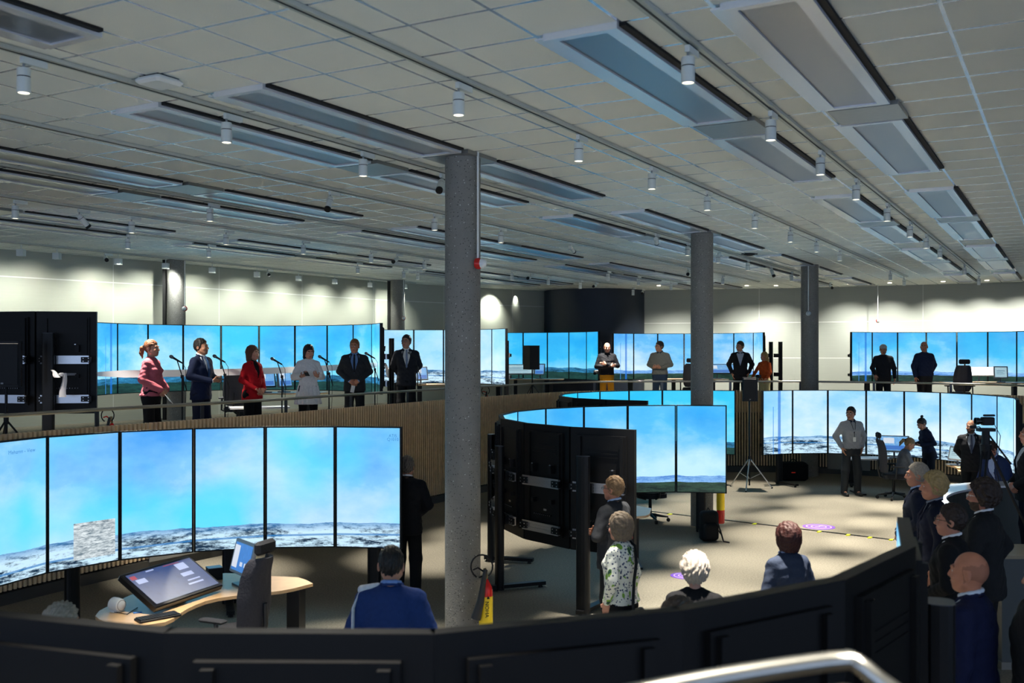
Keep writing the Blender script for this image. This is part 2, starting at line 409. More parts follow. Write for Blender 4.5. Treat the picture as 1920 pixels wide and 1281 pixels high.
# lamps on the tracks -------------------------------------------------------
glow = mat('lamp_glow', '#fff4de', .5, emis='#fff1d6', es=4.0)
def make_lamp(tilt, aim=None):
    t = thing('track_lamp', '', 'lamp')
    m = MB(); m.box((.075, 0, -.05), (.19, .034, .045)).build('adapter', lampw, t)
    MB().cyl((0, 0, -.06), (0, 0, -.125), .009, n=8).build('stem', mat('lamp_stem', '#8b9092', .4, .5), t, True)
    R = Matrix.Identity(3) if aim is None else (-Vector(aim)).to_track_quat('Z', 'Y').to_matrix(); piv = Vector((0, 0, -.125))
    r = .045 if tilt == 0 else .04; h = .15 if tilt == 0 else .2
    def pt(z): return piv + R @ Vector((0, 0, z))
    o = MB(); o.lathe(piv, [(r*.9, .02), (r, .01), (r, -.035), (r*.94, -.036), (r*.94, -.042), (r, -.043), (r, -h), (r*.86, -h), (r*.82, -h+.02)], 24, R)
    body = o.build('housing', lampw, t, True)
    MB().lathe(pt(-h+.012), [(r*.82, 0), (r*.82, -.006)], 24, R).build('lens', glow, t)
    MB().lathe(piv, [(r*.955, -.036), (r*.955, -.042)], 24, R).build('ring', dark, t)
    if tilt: MB().lathe(pt(-h), [(r*1.01, .03), (r*1.01, -.004)], 24, R).build('baffle', black, t, True)
    return t, R, piv, h
def a_for(x, b):
    k = (x-960)/FPX   # (a*UX+b*WX) = k (a*UY+b*WY)
    return b*(k*WY-WX)/(UX-k*UY)
protos = {}
rows = {-2.2: [1290, 1445, 1538, 1605, 1663, 1706, 1736, 1762, 1808, 1835], -4.0: [860, 1085, 1222, 1326, 1415, 1482, 1531, 1574, 1669, 1695],
        -6.24: [45, 425, 681, (828, (-1.3, 6.6, 1.3)), (1230, (4.2, 25.6, 2.6)), 1289, 1346, 1402, (1446, (7.16, 20.25, 0)), 1484, (1556, (9.6, 24.2, 2.4))],
        -8.15: [(620, (-2.78, 9.28, .9)), 815, 939, (1069, (4.6, 25.6, 2.4)), (1290, (2.08, 13.4, 0)), 1355],
        -10.25: [394, 1140, 1197, 1258], -12.3: [29, (149, (-4.7, 15.6, 2.7)), 247, 424, 569, 696, (745, (-4.2, 16.3, 2.8)), 796, 960, (995, (-2.9, 18.6, 2.8)), 1028, 1088, (1117, (-2.1, 20, 2.9)), 1187, (1205, (2.5, 25.6, 2.6))],
        -14.28: [240, 392, 671, 757, 783], -17.45: [(198, (-5.2, 14.9, 2.9)), (503, (-3.5, 17.5, 2.8))]}
tn = dict((b, nm) for b, _, _, nm in tracks)
k_l = 0
for b, xs in rows.items():
    cnt = 0
    for q in xs:
        x, tgt = q if isinstance(q, tuple) else (q, None)
        a = a_for(x, b); X, Y = ab(a, b); cnt += 1; base0 = Vector((X, Y, CEIL-.022))
        kind = 'upright white lamp' if tgt is None else 'tilted white spotlight'
        nn = ORD[cnt-1] if cnt <= 13 else ('second last' if cnt == 14 else 'very last')
        lab = '%s, %s from the left on the track %s' % (kind, nn, tn[b])
        if tgt is None:
            if 'up' not in protos: protos['up'] = make_lamp(0); P = protos['up']; o = P[0]
            else: P = protos['up']; o = copy_tree(P[0])
        else:
            dl = Matrix.Rotation(-CR, 3, 'Z') @ (Vector(tgt)-base0-Vector((0, 0, -.125))).normalized(); P = make_lamp(1, dl); o = P[0]
        o.location = base0; o.rotation_euler = (0, 0, CR); o['label'] = lab; o['group'] = 'ceiling track lamps'
        Rw = Matrix.Rotation(CR, 3, 'Z'); d = Rw @ (P[1] @ Vector((0, 0, -1))); base = base0 + Rw @ (P[2] + P[1] @ Vector((0, 0, -P[3]-.01)))
        if tgt is None: spot(*base, *(base+d), SPOT_W*(.5 if Y > 27.5 else 1)*(1.85 if b > -5 else 1.15), 17, .9)
        else: spot(*base, *(base+d), SPOT_W*(.13 if x == 620 else .3), (4.6 if x == 620 else 6.5) if tgt[2] < 1 else 9, .15 if tgt[2] < 1 else .8)
# lamps of the same tracks above and behind the camera
for b, a in ((-2.2, 2.2), (-4.0, 2.4), (-4.0, .3), (-6.24, 2.4), (-6.24, .4), (-8.15, 2.0), (-.1, 2.0)):
    X, Y = ab(a, b); o = copy_tree(protos['up'][0]); o.location = (X, Y, CEIL-.022); o['label'] = 'upright white lamp above the picture, on a ceiling track near the camera'; o['group'] = 'lamps above the picture'
    spot(X, Y, CEIL-.32, X, Y, 0, SPOT_W, 21, 1.0)
# wall washers by the left wall: square adapters hanging from the last track
wp = None
for i, x in enumerate([40, 107, 222, 311, 398, 482, 560, 628, 694, 759, 820, 905, 938, 985]):
    b = -17.75 if x < 700 else -17.3
    a = a_for(x, b); X, Y = ab(a, b)
    if x in (820,): continue
    if wp is None:
        wp = thing('wall_washer', '', 'lamp'); MB().cyl((0, 0, 0), (0, 0, -.1), .01, n=8).build('stem', lampw, wp); MB().box((0, 0, -.17), (.13, .13, .13)).build('housing', lampw, wp); o = wp
    else: o = copy_tree(wp)
    o.location = (X, Y, CEIL); o['label'] = 'small square white wall washer hanging near the left wall, %s from the left' % ORD[min(12, i if x < 820 else i-1)]; o['group'] = 'square wall washers'
    # its beam grazes down the wall behind it
    wi = min(range(len(lw)-1), key=lambda k: abs((lw[k][0]+lw[k+1][0])/2-X)+abs((lw[k][1]+lw[k+1][1])/2-Y))
    t = Vector((lw[wi+1][0]-lw[wi][0], lw[wi+1][1]-lw[wi][1], 0)).normalized(); nrm = Vector((-t.y, t.x, 0))
    if x < 960:
        dist = (Vector((lw[wi][0], lw[wi][1], 0))-Vector((X, Y, 0))).dot(nrm); dist = max(.35, min(dist, 1.2))
        s0 = Vector((X, Y, CEIL-.24)); s0 = s0 + nrm*(dist-1.2)
        q = s0+nrm*1.2; spot(*s0, q.x, q.y, 3.7, 205, 50, 1.0, (.97, 1, .92))
# recessed washers along the far wall
for x in (1235, 1275, 1400, 1455, 1592, 1668, 1768, 1850, 1925):
    D = 33.0 if x < 1450 else 33.0-(x-1450)*.006
    X = px(x, D-1.3); Y = D-1.3
    o = MB().lathe((X, Y, CEIL-.02), [(.06, 0), (.06, .03)], 20).build('recessed_lamp', glow); tag(o, 'tiny recessed ceiling lamp washing the far wall', 'lamp', 'recessed lamps by the far wall')
    spot(X, Y, CEIL-.06, X+.3, Y+1.1, 3.1, 560, 46, 1.0, (1, .98, .9))
# access point, sensor
t = thing('access_point', 'square white wireless access point mounted on the ceiling tiles top left', 'access point', (*ab(a_for(299, -5.99), -5.99), CEIL), CR)
MB().box((0, 0, -.035), (.26, .26, .05), bev=.02).build('shell', white, t); MB().box((0, 0, -.005), (.2, .2, .02)).build('bracket', dark, t)
t = thing('ceiling_sensor', 'small black sensor on the ceiling right of the second column', 'sensor', (px(1405, 21.2), 21.2, CEIL), 0)
MB().lathe((0, 0, -.03), [(.12, .03), (.12, 0), (.05, -.02)], 20).build('body', black, t, True); MB().box((0, 0, -.01), (.34, .05, .02)).build('bracket', black, t)
# ================================================================= VIDEO WALLS
def screen_mat(name, seed, sky=('#2f9be8', '#7cc4f4', '#cdeeff'), cyan='#3fd0f5', cy=.5, hz=.2, land='snow', strength=1., extra=None, contrast=1.):
    g = G(name); uvn = g.n('ShaderNodeUVMap'); sp = g.n('ShaderNodeSeparateXYZ'); g.l(uvn.outputs[0], sp.inputs[0]); u, v = sp.outputs[0], sp.outputs[1]
    nseed = float(seed)
    big = g.noise(g.comb(g.math('MULTIPLY', u, .45), g.math('MULTIPLY', v, .9), nseed), 1.0, 2, .4)
    med = g.noise(g.comb(g.math('MULTIPLY', u, .8), g.math('MULTIPLY', v, 2.2), nseed+5), 1.3, 6, .6)
    low = g.math('MULTIPLY', g.ramp(v, .85, hz), .42)
    t = g.math('ADD', g.math('MULTIPLY', g.ramp(big, .3, .7), .55), g.math('MULTIPLY', g.ramp(med, .3, .7), .45))
    t = g.math('ADD', g.math('MULTIPLY', t, .8), low)
    c = g.mix(g.ramp(t, .05, .55), sky[0], sky[1]); c = g.mix(g.ramp(t, .5, .98), c, sky[2])
    cm = g.noise(g.comb(g.math('MULTIPLY', u, .6), v, nseed+11), .9, 3, .5)
    c = g.mix(g.math('MULTIPLY', g.ramp(cm, .48, .68), cy), c, cyan)
    # horizon
    ridge = g.noise(g.comb(g.math('MULTIPLY', u, .7), nseed+3, 0.), 1.6, 5, .55)
    hzv = g.math('ADD', hz-.05, g.math('MULTIPLY', ridge, .10))
    isl = g.math('LESS_THAN', v, hzv)
    depth = g.math('SUBTRACT', hzv, v)
    tex = g.noise(g.comb(g.math('MULTIPLY', u, 3.2), g.math('MULTIPLY', v, 26), nseed), 1.6, 6, .62)
    fine = g.noise(g.comb(g.math('MULTIPLY', u, 14), g.math('MULTIPLY', v, 60), nseed), 1.5, 4, .7)
    patch = g.noise(g.comb(g.math('MULTIPLY', u, 1.1), g.math('MULTIPLY', v, 11), nseed+2), 1.3, 3, .5)
    tx = g.math('ADD', g.math('ADD', g.math('MULTIPLY', tex, .40), g.math('MULTIPLY', fine, .22)), g.math('MULTIPLY', patch, .38))
    if land == 'snow':
        lc = g.mix(g.ramp(tx, .43, .53), '#14304a', '#c9ebff')
        lc = g.mix(g.math('MULTIPLY', g.ramp(depth, .07, .0), .75), lc, '#3f86c4')
        road = g.math('LESS_THAN', g.math('ABSOLUTE', g.math('SUBTRACT', v, g.math('ADD', hz-.09, g.math('MULTIPLY', u, -.008)))), .008)
        lc = g.mix(g.math('MULTIPLY', road, .75), lc, '#2e7dc0')
    elif land == 'sea':
        lc = g.mix(g.ramp(tx, .35, .65), '#0a62c4', '#9fd6ff')
        gm = g.math('LESS_THAN', v, g.math('ADD', hz-.10, g.math('MULTIPLY', ridge, .05)))
        lc = g.mix(gm, lc, g.mix(g.ramp(tx, .4, .6), '#0c1f22', '#2b4a3c'))
    else:
        lc = g.mix(g.ramp(tx, .4, .62), '#0a3a55', '#3b94c9')
        gm = g.math('LESS_THAN', v, g.math('ADD', hz-.13, g.math('MULTIPLY', ridge, .08)))
        lc = g.mix(gm, lc, g.mix(g.ramp(tx, .35, .65), '#0a2226', '#23504a'))
    c = g.mix(isl, c, lc)
    if extra: c = extra(g, u, v, c)
    b = g.b; b.inputs['Base Color'].default_value = (.01, .01, .012, 1); b.inputs['Roughness'].default_value = .25
    g.l(c, b.inputs['Emission Color']); b.inputs['Emission Strength'].default_value = strength*1.08
    return g.m
def vband(g, u, c, at, wd, col, f=.8, top=None, v=None):
    m = g.math('LESS_THAN', g.math('ABSOLUTE', g.math('SUBTRACT', u, at)), wd)
    if top is not None: m = g.math('MULTIPLY', m, g.math('LESS_THAN', v, top))
    return g.mix(g.math('MULTIPLY', m, f), c, col)
def ex_L1(g, u, v, c):
    m = g.math('MULTIPLY', g.math('LESS_THAN', g.math('ABSOLUTE', g.math('SUBTRACT', u, 4.36)), .29), g.math('LESS_THAN', g.math('ABSOLUTE', g.math('SUBTRACT', v, .19)), .14))
    nz = g.noise(g.comb(g.math('MULTIPLY', u, 6), g.math('MULTIPLY', v, 40), 2.), 1.7, 5, .7)
    c = g.mix(m, c, g.mix(g.ramp(nz, .35, .62), '#5f7482', '#e4eef2'))
    d = g.mix(g.math('LESS_THAN', g.math('ABSOLUTE', g.math('SUBTRACT', g.math('FRACT', g.math('MULTIPLY', u, 4.)), .5)), .12), c, c)
    return d
def ex_pole(at1, at2, top):
    def f(g, u, v, c):
        c = vband(g, u, c, at1, .045, '#1d6fd0', .75); return vband(g, u, c, at2, .015, '#3f8fe0', .7, top, v)
    return f
SM = {
 'L1': screen_mat('sky_view_runway', 3.1, ('#3f9cf0', '#86cbfb', '#d4efff'), '#45dcff', .85, .2, 'snow', 1.0, ex_L1),
 'L2': screen_mat('sky_view_sea', 8.7, ('#0f96ee', '#5cc0f6', '#bfeaff'), '#2cc4ff', .4, .19, 'sea', 1.0),
 'L3': screen_mat('sky_view_hill', 14.2, ('#19b8f4', '#3ccbfb', '#9be6ff'), '#29d3ff', .6, .2, 'ground', 1.0),
 'L4': screen_mat('sky_view_snow_hills', 21.5, ('#5fb4f7', '#9ad6fd', '#e2f5ff'), '#8adcff', .4, .27, 'snow', 1.0, ex_pole(.55, .35, .75)),
 'L5': screen_mat('sky_view_front', 27.5, ('#3f9cf0', '#86cbfb', '#d4efff'), '#45dcff', .5, .2, 'snow', 1.0),
 'U1': screen_mat('sky_view_gallery', 31.0, ('#3f9cf0', '#86cbfb', '#d4efff'), '#45dcff', .5, .2, 'ground', 1.0),
 'U2': screen_mat('sky_view_green', 37.3, ('#0f8ff0', '#52c2f8', '#bff2ff'), '#3ad6ff', .7, .22, 'ground', 1.0, ex_pole(.7, .45, .8)),
 'U3': screen_mat('sky_view_pale', 44.4, ('#6cb9f0', '#a6dcfb', '#dcf4ff'), '#7fdcff', .5, .24, 'snow', 1.0),
 'U4': screen_mat('sky_view_houses', 51.9, ('#0fa0ee', '#3cbef5', '#8fdcfb'), '#20c8ff', .6, .24, 'ground', 1.0),
 'U5': screen_mat('sky_view_coast', 59.2, ('#2489e6', '#6abdf3', '#d6f0fd'), '#5fcbf8', .3, .2, 'sea', 1.0, ex_pole(.62, .35, .8)),
 'U6': screen_mat('sky_view_shore', 66.6, ('#1e8ae4', '#5fc0f4', '#d2f1fd'), '#35c8f8', .5, .2, 'sea', 1.0, ex_pole(.68, .35, .8)),
}
def text_mesh(name, cu, parent, M):
    o = bpy.data.objects.new(name, cu); C.objects.link(o); dg = bpy.context.evaluated_depsgraph_get(); dg.update()
    me = bpy.data.meshes.new_from_object(o.evaluated_get(dg)); bpy.data.objects.remove(o)
    o = bpy.data.objects.new(name, me); C.objects.link(o); o.parent = parent; o.matrix_local = M; return o
def video_wall(key, pts, left, ztop, label, posts=(), H=1.44, rails=True, txt=()):
    """pts: joints of the display faces in order; left: the faces look to the left of the walking direction"""
    n = len(pts)-1; P = [Vector((p[0], p[1], 0)) for p in pts]; c = sum(P, Vector())/len(P); zb = ztop-H
    fz = GF if ztop > 3 else 0.
    t = thing('video_wall', label, 'video wall', (c.x, c.y, fz)); base = Vector((c.x, c.y, fz))
    s = 1 if left else -1
    for i in range(n):
        a, b = P[i], P[i+1]; d = b-a; L = d.length; d.normalize(); nrm = Vector((-d.y, d.x, 0))*s; m = (a+b)/2-base; an = math.atan2(d.y, d.x)
        m.z = 0; zc = (ztop+zb)/2-fz
        M = Matrix.Rotation(an, 3, 'Z'); o3 = lambda x, y, z: m + d*x + nrm*y + Vector((0, 0, z))
        mb = MB(); mb.box(o3(0, -.03, zc), (L+(.02 if key == 'L5' else -.004), .06, H), an)
        mb.box(o3(0, -.075, zc+.02), (L*.78, .03, H*.86), an)      # raised rear cover
        mb.box(o3(-L*.33, -.10, zc+.06), (.04, .03, H*.78), an); mb.box(o3(L*.33, -.10, zc+.06), (.04, .03, H*.78), an)
        for k in (.33, .30, .27): mb.box(o3(0, -.092, zc+H*k), (L*.52, .006, .012), an)
        dp = mb.build('display_panel', darkpanel, t)
        w = L/2-.022; h0 = zb-fz+.016; h1 = ztop-fz-.014; y = .003
        vs = [o3(-w, y, h0), o3(w, y, h0), o3(w, y, h1), o3(-w, y, h1)]
        sc_ = MB(); 
        U = [(i+.03, 0), (i+.97, 0), (i+.97, 1), (i+.03, 1)]
        sc_.add(vs, [(0, 1, 2, 3) if not left else (3, 2, 1, 0)])
        sc_.build('screen', SM[key], dp, uv=lambda vv, ix: U[ix])
        if rails:
            for rz, nm in ((.76, 'upper'), (.21, 'lower')):
                z = zb-fz+rz; mb = MB()
                mb.box(o3(0, -.145, z), (L*.80, .03, .105), an)
                for q in (-.052, -.018, .018, .052): mb.box(o3(0, -.163, z+q), (L*.80, .008, .012), an)
                r = mb.build('mounting_rail', alu, t)
                mb = MB()
                for q in (-L*.36, L*.36): mb.box(o3(q, -.175, z), (.13, .03, .075), an)
                mb.build('joint_plate', blackm, r)
                mb = MB()
                for q in (-L*.36, L*.36):
                    for dx in (-.035, .035):
                        for dz in (-.02, .02): mb.box(o3(q+dx, -.192, z+dz), (.011, .008, .011), an)
                mb.build('bolts', alu, r)
            mb = MB()
            for q in (-L*.2, L*.2):
                mb.box(o3(q, -.12, zb-fz+.92), (.05, .07, .10), an); mb.box(o3(q+.015, -.15, zb-fz+.95), (.018, .02, .05), an)
                mb.box(o3(q, -.12, zb-fz+.53), (.05, .06, .05), an)
            for q in range(9): mb.box(o3(-.16+q*.035, -.10, zb-fz+.36), (.016, .02, .016), an)
            mb.build('bracket', black, t)
            mb = MB(); mb.box(o3(.02, -.097, zb-fz+.42), (.05, .008, .022), an)
            for q in (-L*.2, L*.2): mb.box(o3(q+.02, -.165, zb-fz+.975), (.02, .01, .012), an)
            for q in range(9): mb.box(o3(-.16+q*.035, -.113, zb-fz+.36), (.007, .006, .006), an)
            mb.build('connector_marks', alu, t)
    for (i, off) in posts:
        k = int(min(i, n-1)); f = i-k; a, b = P[k], P[k+1]; d = (b-a).normalized(); nrm = Vector((-d.y, d.x, 0))*s; an = math.atan2(d.y, d.x)
        m = a.lerp(b, f)-base; m.z = 0; q = m-nrm*(.26+off)
        Mx = Matrix.Rotation(an, 3, 'Z'); mb = MB()
        prof = []; vs = []; fs = []; hgt = 1.83; N = 16
        for z in (0.02, hgt):
            for j in range(N):
                e = 2*PI*j/N; vs.append(q + Mx @ Vector((.082*math.copysign(abs(math.cos(e))**.7, math.cos(e)), (.075 if key == 'L5' else .05)*math.copysign(abs(math.sin(e))**.7, math.sin(e)), z)))
        fs = [tuple(range(N-1, -1, -1)), tuple(range(N, 2*N))]+[(j, (j+1) % N, N+(j+1) % N, N+j) for j in range(N)]
        mb.add(vs, fs); post = mb.build('post', blackm, t)
        MB().add([v+Vector((0, 0, 0.004 if ix >= N else hgt-.02)) for ix, v in enumerate(vs)], fs).build('post_cap', mat('post_cap', '#3f4450', .4, .2), post)
        mb = MB(); e0 = q-nrm*.1; e1 = q+nrm*.62
        mb.box((e0+e1)/2+Vector((0, 0, .055)), (.72, .09, .045), math.atan2(nrm.y, nrm.x)); mb.build('foot', blackm, post)
        mb = MB()
        for e in (e0.lerp(e1, .06), e0.lerp(e1, .92)): mb.cyl(e+Vector((0, 0, .0)), e+Vector((0, 0, .035)), .032, .02, 12)
        mb.build('levelling_pad', rubber, post)
        mb = MB()
        for rz in (.76, .21): mb.box(q+nrm*.11+Vector((0, 0, zb-fz+rz)), (.17, .12, .11), an)
        mb.build('clamp', blackm, post)
        mb = MB(); mb.box(q-nrm*.046+Vector((0, 0, hgt-.05)), (.05, .004, .022), an); mb.build('sticker', mat('sticker', '#b9b59a', .6), post)
    for (i, fx, z, s_, size) in txt:
        a, b = P[i], P[i+1]; d = (b-a).normalized(); nrm = Vector((-d.y, d.x, 0))*s
        q = a.lerp(b, fx)-base; q.z = z-fz; q += nrm*.006
        cu = bpy.data.curves.new('text', 'FONT'); cu.body = s_; cu.size = size; cu.align_x = 'CENTER'; cu.space_line = .85
        xd = -d if left else d; cu.materials.append(mat('screen_text_blue', '#3c86c4', .5, emis='#4b97d4', es=.6))
        text_mesh('screen_text', cu, t, Matrix(((xd.x, 0, nrm.x, q.x), (xd.y, 0, nrm.y, q.y), (0, 1, 0, q.z), (0, 0, 0, 1))))
    return t
fitp = {
 'L1': [(-1.30, 11.72), (-2.10, 11.83), (-2.92, 11.78), (-3.69, 11.54), (-4.37, 11.09), (-4.88, 10.45), (-5.14, 9.68)],
 'L2': [(3.51, 16.26), (2.70, 16.39), (1.89, 16.29), (1.15, 15.97), (.52, 15.44), (.08, 14.76), (-.13, 13.97), (-.09, 13.15), (.20, 12.39), (.72, 11.77), (1.42, 11.34)],
 'L3': [(4.99, 22.24), (4.20, 22.46), (3.39, 22.46), (2.61, 22.23), (1.92, 21.79), (1.39, 21.17), (1.06, 20.43), (.98, 19.61), (1.20, 18.82), (1.75, 18.2), (2.44, 17.80)],
 'L4': [(5.58, 22.15), (6.33, 22.47), (7.14, 22.51), (7.93, 22.29), (8.61, 21.85), (9.13, 21.22), (9.46, 20.48), (9.59, 19.67), (9.51, 18.86), (9.17, 18.12)],
 'L5': [(-1.84, 3.36), (-1.06, 3.117), (-.248, 3.104), (.546, 3.375), (1.219, 3.81), (1.735, 4.436), (2.0, 5.17)],
 'U1': [(-5.89, 14.15), (-6.68, 14.02), (-7.46, 14.2), (-8.1, 14.7)],
 'U2': [(-8.13, 19.43), (-8.02, 20.23), (-7.67, 20.97), (-7.13, 21.58), (-6.43, 22.0), (-5.64, 22.2), (-4.83, 22.16), (-4.06, 21.89), (-3.41, 21.4), (-2.92, 20.75), (-2.65, 19.98)],
 'U3': [(-3.45, 26.67), (-2.65, 26.86), (-1.84, 26.77), (-1.11, 26.43), (-.52, 25.86), (-.16, 25.13)],
 'U4': [(-1.25, 31.2), (-.46, 31.31), (.35, 31.21), (1.10, 30.9), (1.74, 30.4), (2.23, 29.74), (2.51, 28.98)],
 'U5': [(3.11, 30.58), (3.79, 31.03), (4.57, 31.24), (5.39, 31.19), (6.14, 30.89), (6.77, 30.37), (7.20, 29.68), (7.3, 28.95)],
 'U6': [(9.69, 28.41), (10.41, 28.78), (11.21, 28.95), (12.02, 28.89), (12.78, 28.6), (13.44, 28.12), (13.93, 27.47), (14.23, 26.71)],
}
ZL = 2.14; ZU = 3.59
video_wall('L1', fitp['L1'], True, ZL, 'curved video wall of upright displays with a snowy runway view, front left on the lower floor', [(.5, 0), (2.5, 0), (4.5, 0)],
           txt=[(5, .42, 2.0, 'Mehamn - View', .055), (0, .13, 2.02, 'ATIS\nQ1010', .05)])
video_wall('L2', fitp['L2'], True, ZL, 'ring of displays with sea view, dark backs and aluminium rails showing, centre of the lower floor', [(.5, 0), (2.5, 0), (5.6, 0), (7.6, 0), (9.33, 0)])
video_wall('L3', fitp['L3'], True, ZL, 'ring of displays with bright cyan sky behind the second column, mostly hidden by the ring before it', [(.5, 0), (6.5, 0)])
video_wall('L4', fitp['L4'], False, ZL, 'wide curved video wall with snowy hill view at the rear right of the lower floor', [(.75, -.05), (2.6, 0), (6.5, 0), (8.4, 0)])
video_wall('L5', fitp['L5'], True, ZL+.04, 'nearest video wall seen from behind, dark panels along the bottom of the picture', [(5.6, -.08)], rails=False)
video_wall('U1', fitp['U1'], False, ZU, 'dark rear side of a gallery video wall at the far left edge, with aluminium rails', [(.73, 0)])
video_wall('U2', fitp['U2'], False, ZU, 'curved gallery video wall behind the row of six speakers', [(4.5, 0), (9.7, .03)])
video_wall('U3', fitp['U3'], False, ZU, 'gallery video wall with pale sky behind the tall man with glasses and the near column', [(.4, 0), (4.4, 0)])
video_wall('U4', fitp['U4'], False, ZU, 'deep blue gallery video wall in front of the navy core wall, behind the black loudspeaker', [(1, 0), (5.4, 0)])
video_wall('U5', fitp['U5'], False, ZU-.03, 'gallery video wall behind the man in grey fleece and the man in a bow tie', [(1, 0), (3.5, 0), (6.6, .1), (6.9, .3)])
video_wall('U6', fitp['U6'], False, ZU-.03, 'gallery video wall behind the two men at the right end of the far rail', [(1, 0), (4, 0)])
# foreground stair rail
tb = thing('stair_handrail', 'blurred steel stair handrail in the near foreground, bottom right', 'railing', (.6, 1.5, GF))
D1 = 1.75
pth = catmull([(px(1050, 1.55), 1.55, 2.49), (px(1330, 1.66), 1.66, 2.50), (px(1560, D1), D1, zpx(1240, D1)), (px(1605, D1), D1, zpx(1243, D1)), (px(1640, D1), D1-.02, zpx(1270, D1)), (px(1760, D1), D1-.05, zpx(1360, D1)), (px(1950, 1.8), 1.7, 2.17)], .03)
MB().tube([p-Vector((.6, 1.5, GF)) for p in pth], .0165, 14).build('rail', steel, tb, True)
MB().tube([p-Vector((.6, 1.49, GF+.055)) for p in pth], .009, 10).build('reflection_rod', mat('reflection_warm', '#c9a070', .25, .9), tb, True)  # warm rod modelled in place of the reflection below the rail
MB().cyl((px(1200, 1.6)-.6, .1, 0), (px(1200, 1.6)-.6, .1, 1.0), .012).build('post', steel, tb, True)
# ================================================================= PEOPLE: distance fields meshed by surface nets
f4 = np.float32
class Fld:
    def __init__(s, h): s.h = h; s.ops = []
    def add(s, fn, lo, hi, k=0., op='u'):
        s.ops.append((fn, np.array(lo, f4), np.array(hi, f4), k, op)); return s
    # primitives --------------------------------------------------
    def cap(s, a, b, ra, rb, k=0., op='u', M=None):
        a = np.array(a, f4); b = np.array(b, f4); r = max(ra, rb)
        if M is not None: a = M(a); b = M(b)
        d = b-a; L2 = float(d@d)+1e-9
        def fn(P):
            t = np.clip(((P-a)@d)/L2, 0, 1); return np.linalg.norm(P-a-t[..., None]*d, axis=-1)-(ra+(rb-ra)*t)
        return s.add(fn, np.minimum(a, b)-r, np.maximum(a, b)+r, k, op)
    def chain(s, pts, rs, k=0., op='u', M=None):
        for i in range(len(pts)-1): s.cap(pts[i], pts[i+1], rs[i], rs[i+1], k, op, M)
        return s
    def ell(s, c, r, k=0., op='u', M=None, R=None):
        c = np.array(c, f4); r = np.array(r, f4); big = float(r.max())
        RR = R
        if M is not None:
            RM = M.R; c = M(c); RR = RM if R is None else RM@R
        def fn(P):
            q = P-c
            if RR is not None: q = q@RR
            k0 = np.linalg.norm(q/r, axis=-1); k1 = np.linalg.norm(q/(r*r), axis=-1)+1e-6
            return np.where(k0 < 1e-4, -float(r.min()), k0*(k0-1)/k1)
        return s.add(fn, c-big, c+big, k, op)
    def box(s, c, d, rr=.01, k=0., op='u', M=None, R=None):
        c = np.array(c, f4); d = np.array(d, f4)/2-rr; big = float(np.linalg.norm(d))+rr
        RR = R
        if M is not None:
            c = M(c); RR = M.R if R is None else M.R@R
        def fn(P):
            q = P-c
            if RR is not None: q = q@RR
            q = np.abs(q)-d; return np.linalg.norm(np.maximum(q, 0), axis=-1)+np.minimum(q.max(-1), 0)-rr
        return s.add(fn, c-big, c+big, k, op)
    def loft(s, zs, rx, ry, cy, k=0., op='u', M=None, pw=2.2):
        zs = np.array(zs, f4); rx = np.array(rx, f4); ry = np.array(ry, f4); cy = np.array(cy, f4)
        lo = np.array([-rx.max(), (cy-ry).min(), zs[0]]); hi = np.array([rx.max(), (cy+ry).max(), zs[-1]])
        inv = M.inv if M is not None else None
        def fn(P):
            if inv is not None: P = inv(P)
            z = P[..., 2]; a = np.interp(z, zs, rx); b = np.interp(z, zs, ry); c = np.interp(z, zs, cy)
            q = (np.abs(P[..., 0]/a)**pw+np.abs((P[..., 1]-c)/b)**pw)**(1/pw)
            d = (q-1)*np.minimum(a, b); return np.maximum(d, np.maximum(zs[0]-z, z-zs[-1]))
        if M is not None:
            cs = np.array([M(np.array([x, y, z], f4)) for x in (lo[0], hi[0]) for y in (lo[1], hi[1]) for z in (lo[2], hi[2])]); lo = cs.min(0); hi = cs.max(0)
        return s.add(fn, lo, hi, k, op)
    def cut(s, fn): s.ops.append((fn, None, None, 0, 'cut')); return s
    def mesh(s):
        h = s.h; us = [o for o in s.ops if o[4] == 'u']
        lo = np.min([o[1] for o in us], 0)-3*h; hi = np.max([o[2] for o in us], 0)+3*h
        n = np.ceil((hi-lo)/h).astype(int)+1
        ax = [lo[i]+h*np.arange(n[i]) for i in range(3)]
        F = np.full(n, .3, f4)
        for fn, a, b, k, op in s.ops:
            if op == 'cut':
                P = np.stack(np.meshgrid(*ax, indexing='ij'), -1).astype(f4); F = np.maximum(F, fn(P)); continue
            pad = 3*h+k; i0 = np.maximum(0, ((a-pad-lo)/h).astype(int)); i1 = np.minimum(n, ((b+pad-lo)/h).astype(int)+2)
            if (i1 <= i0).any(): continue
            sl = tuple(slice(i0[i], i1[i]) for i in range(3))
            P = np.stack(np.meshgrid(*[ax[i][sl[i]] for i in range(3)], indexing='ij'), -1).astype(f4)
            d = fn(P); A = F[sl]
            if op == 'u':
                if k > 0:
                    q = np.clip(.5+.5*(A-d)/k, 0, 1); F[sl] = A+(d-A)*q-k*q*(1-q)
                else: F[sl] = np.minimum(A, d)
            else:
                if k > 0:
                    q = np.clip(.5-.5*(A+d)/k, 0, 1); F[sl] = A+(-d-A)*q+k*q*(1-q)
                else: F[sl] = np.maximum(A, -d)
        return surfnet(F, lo, h)
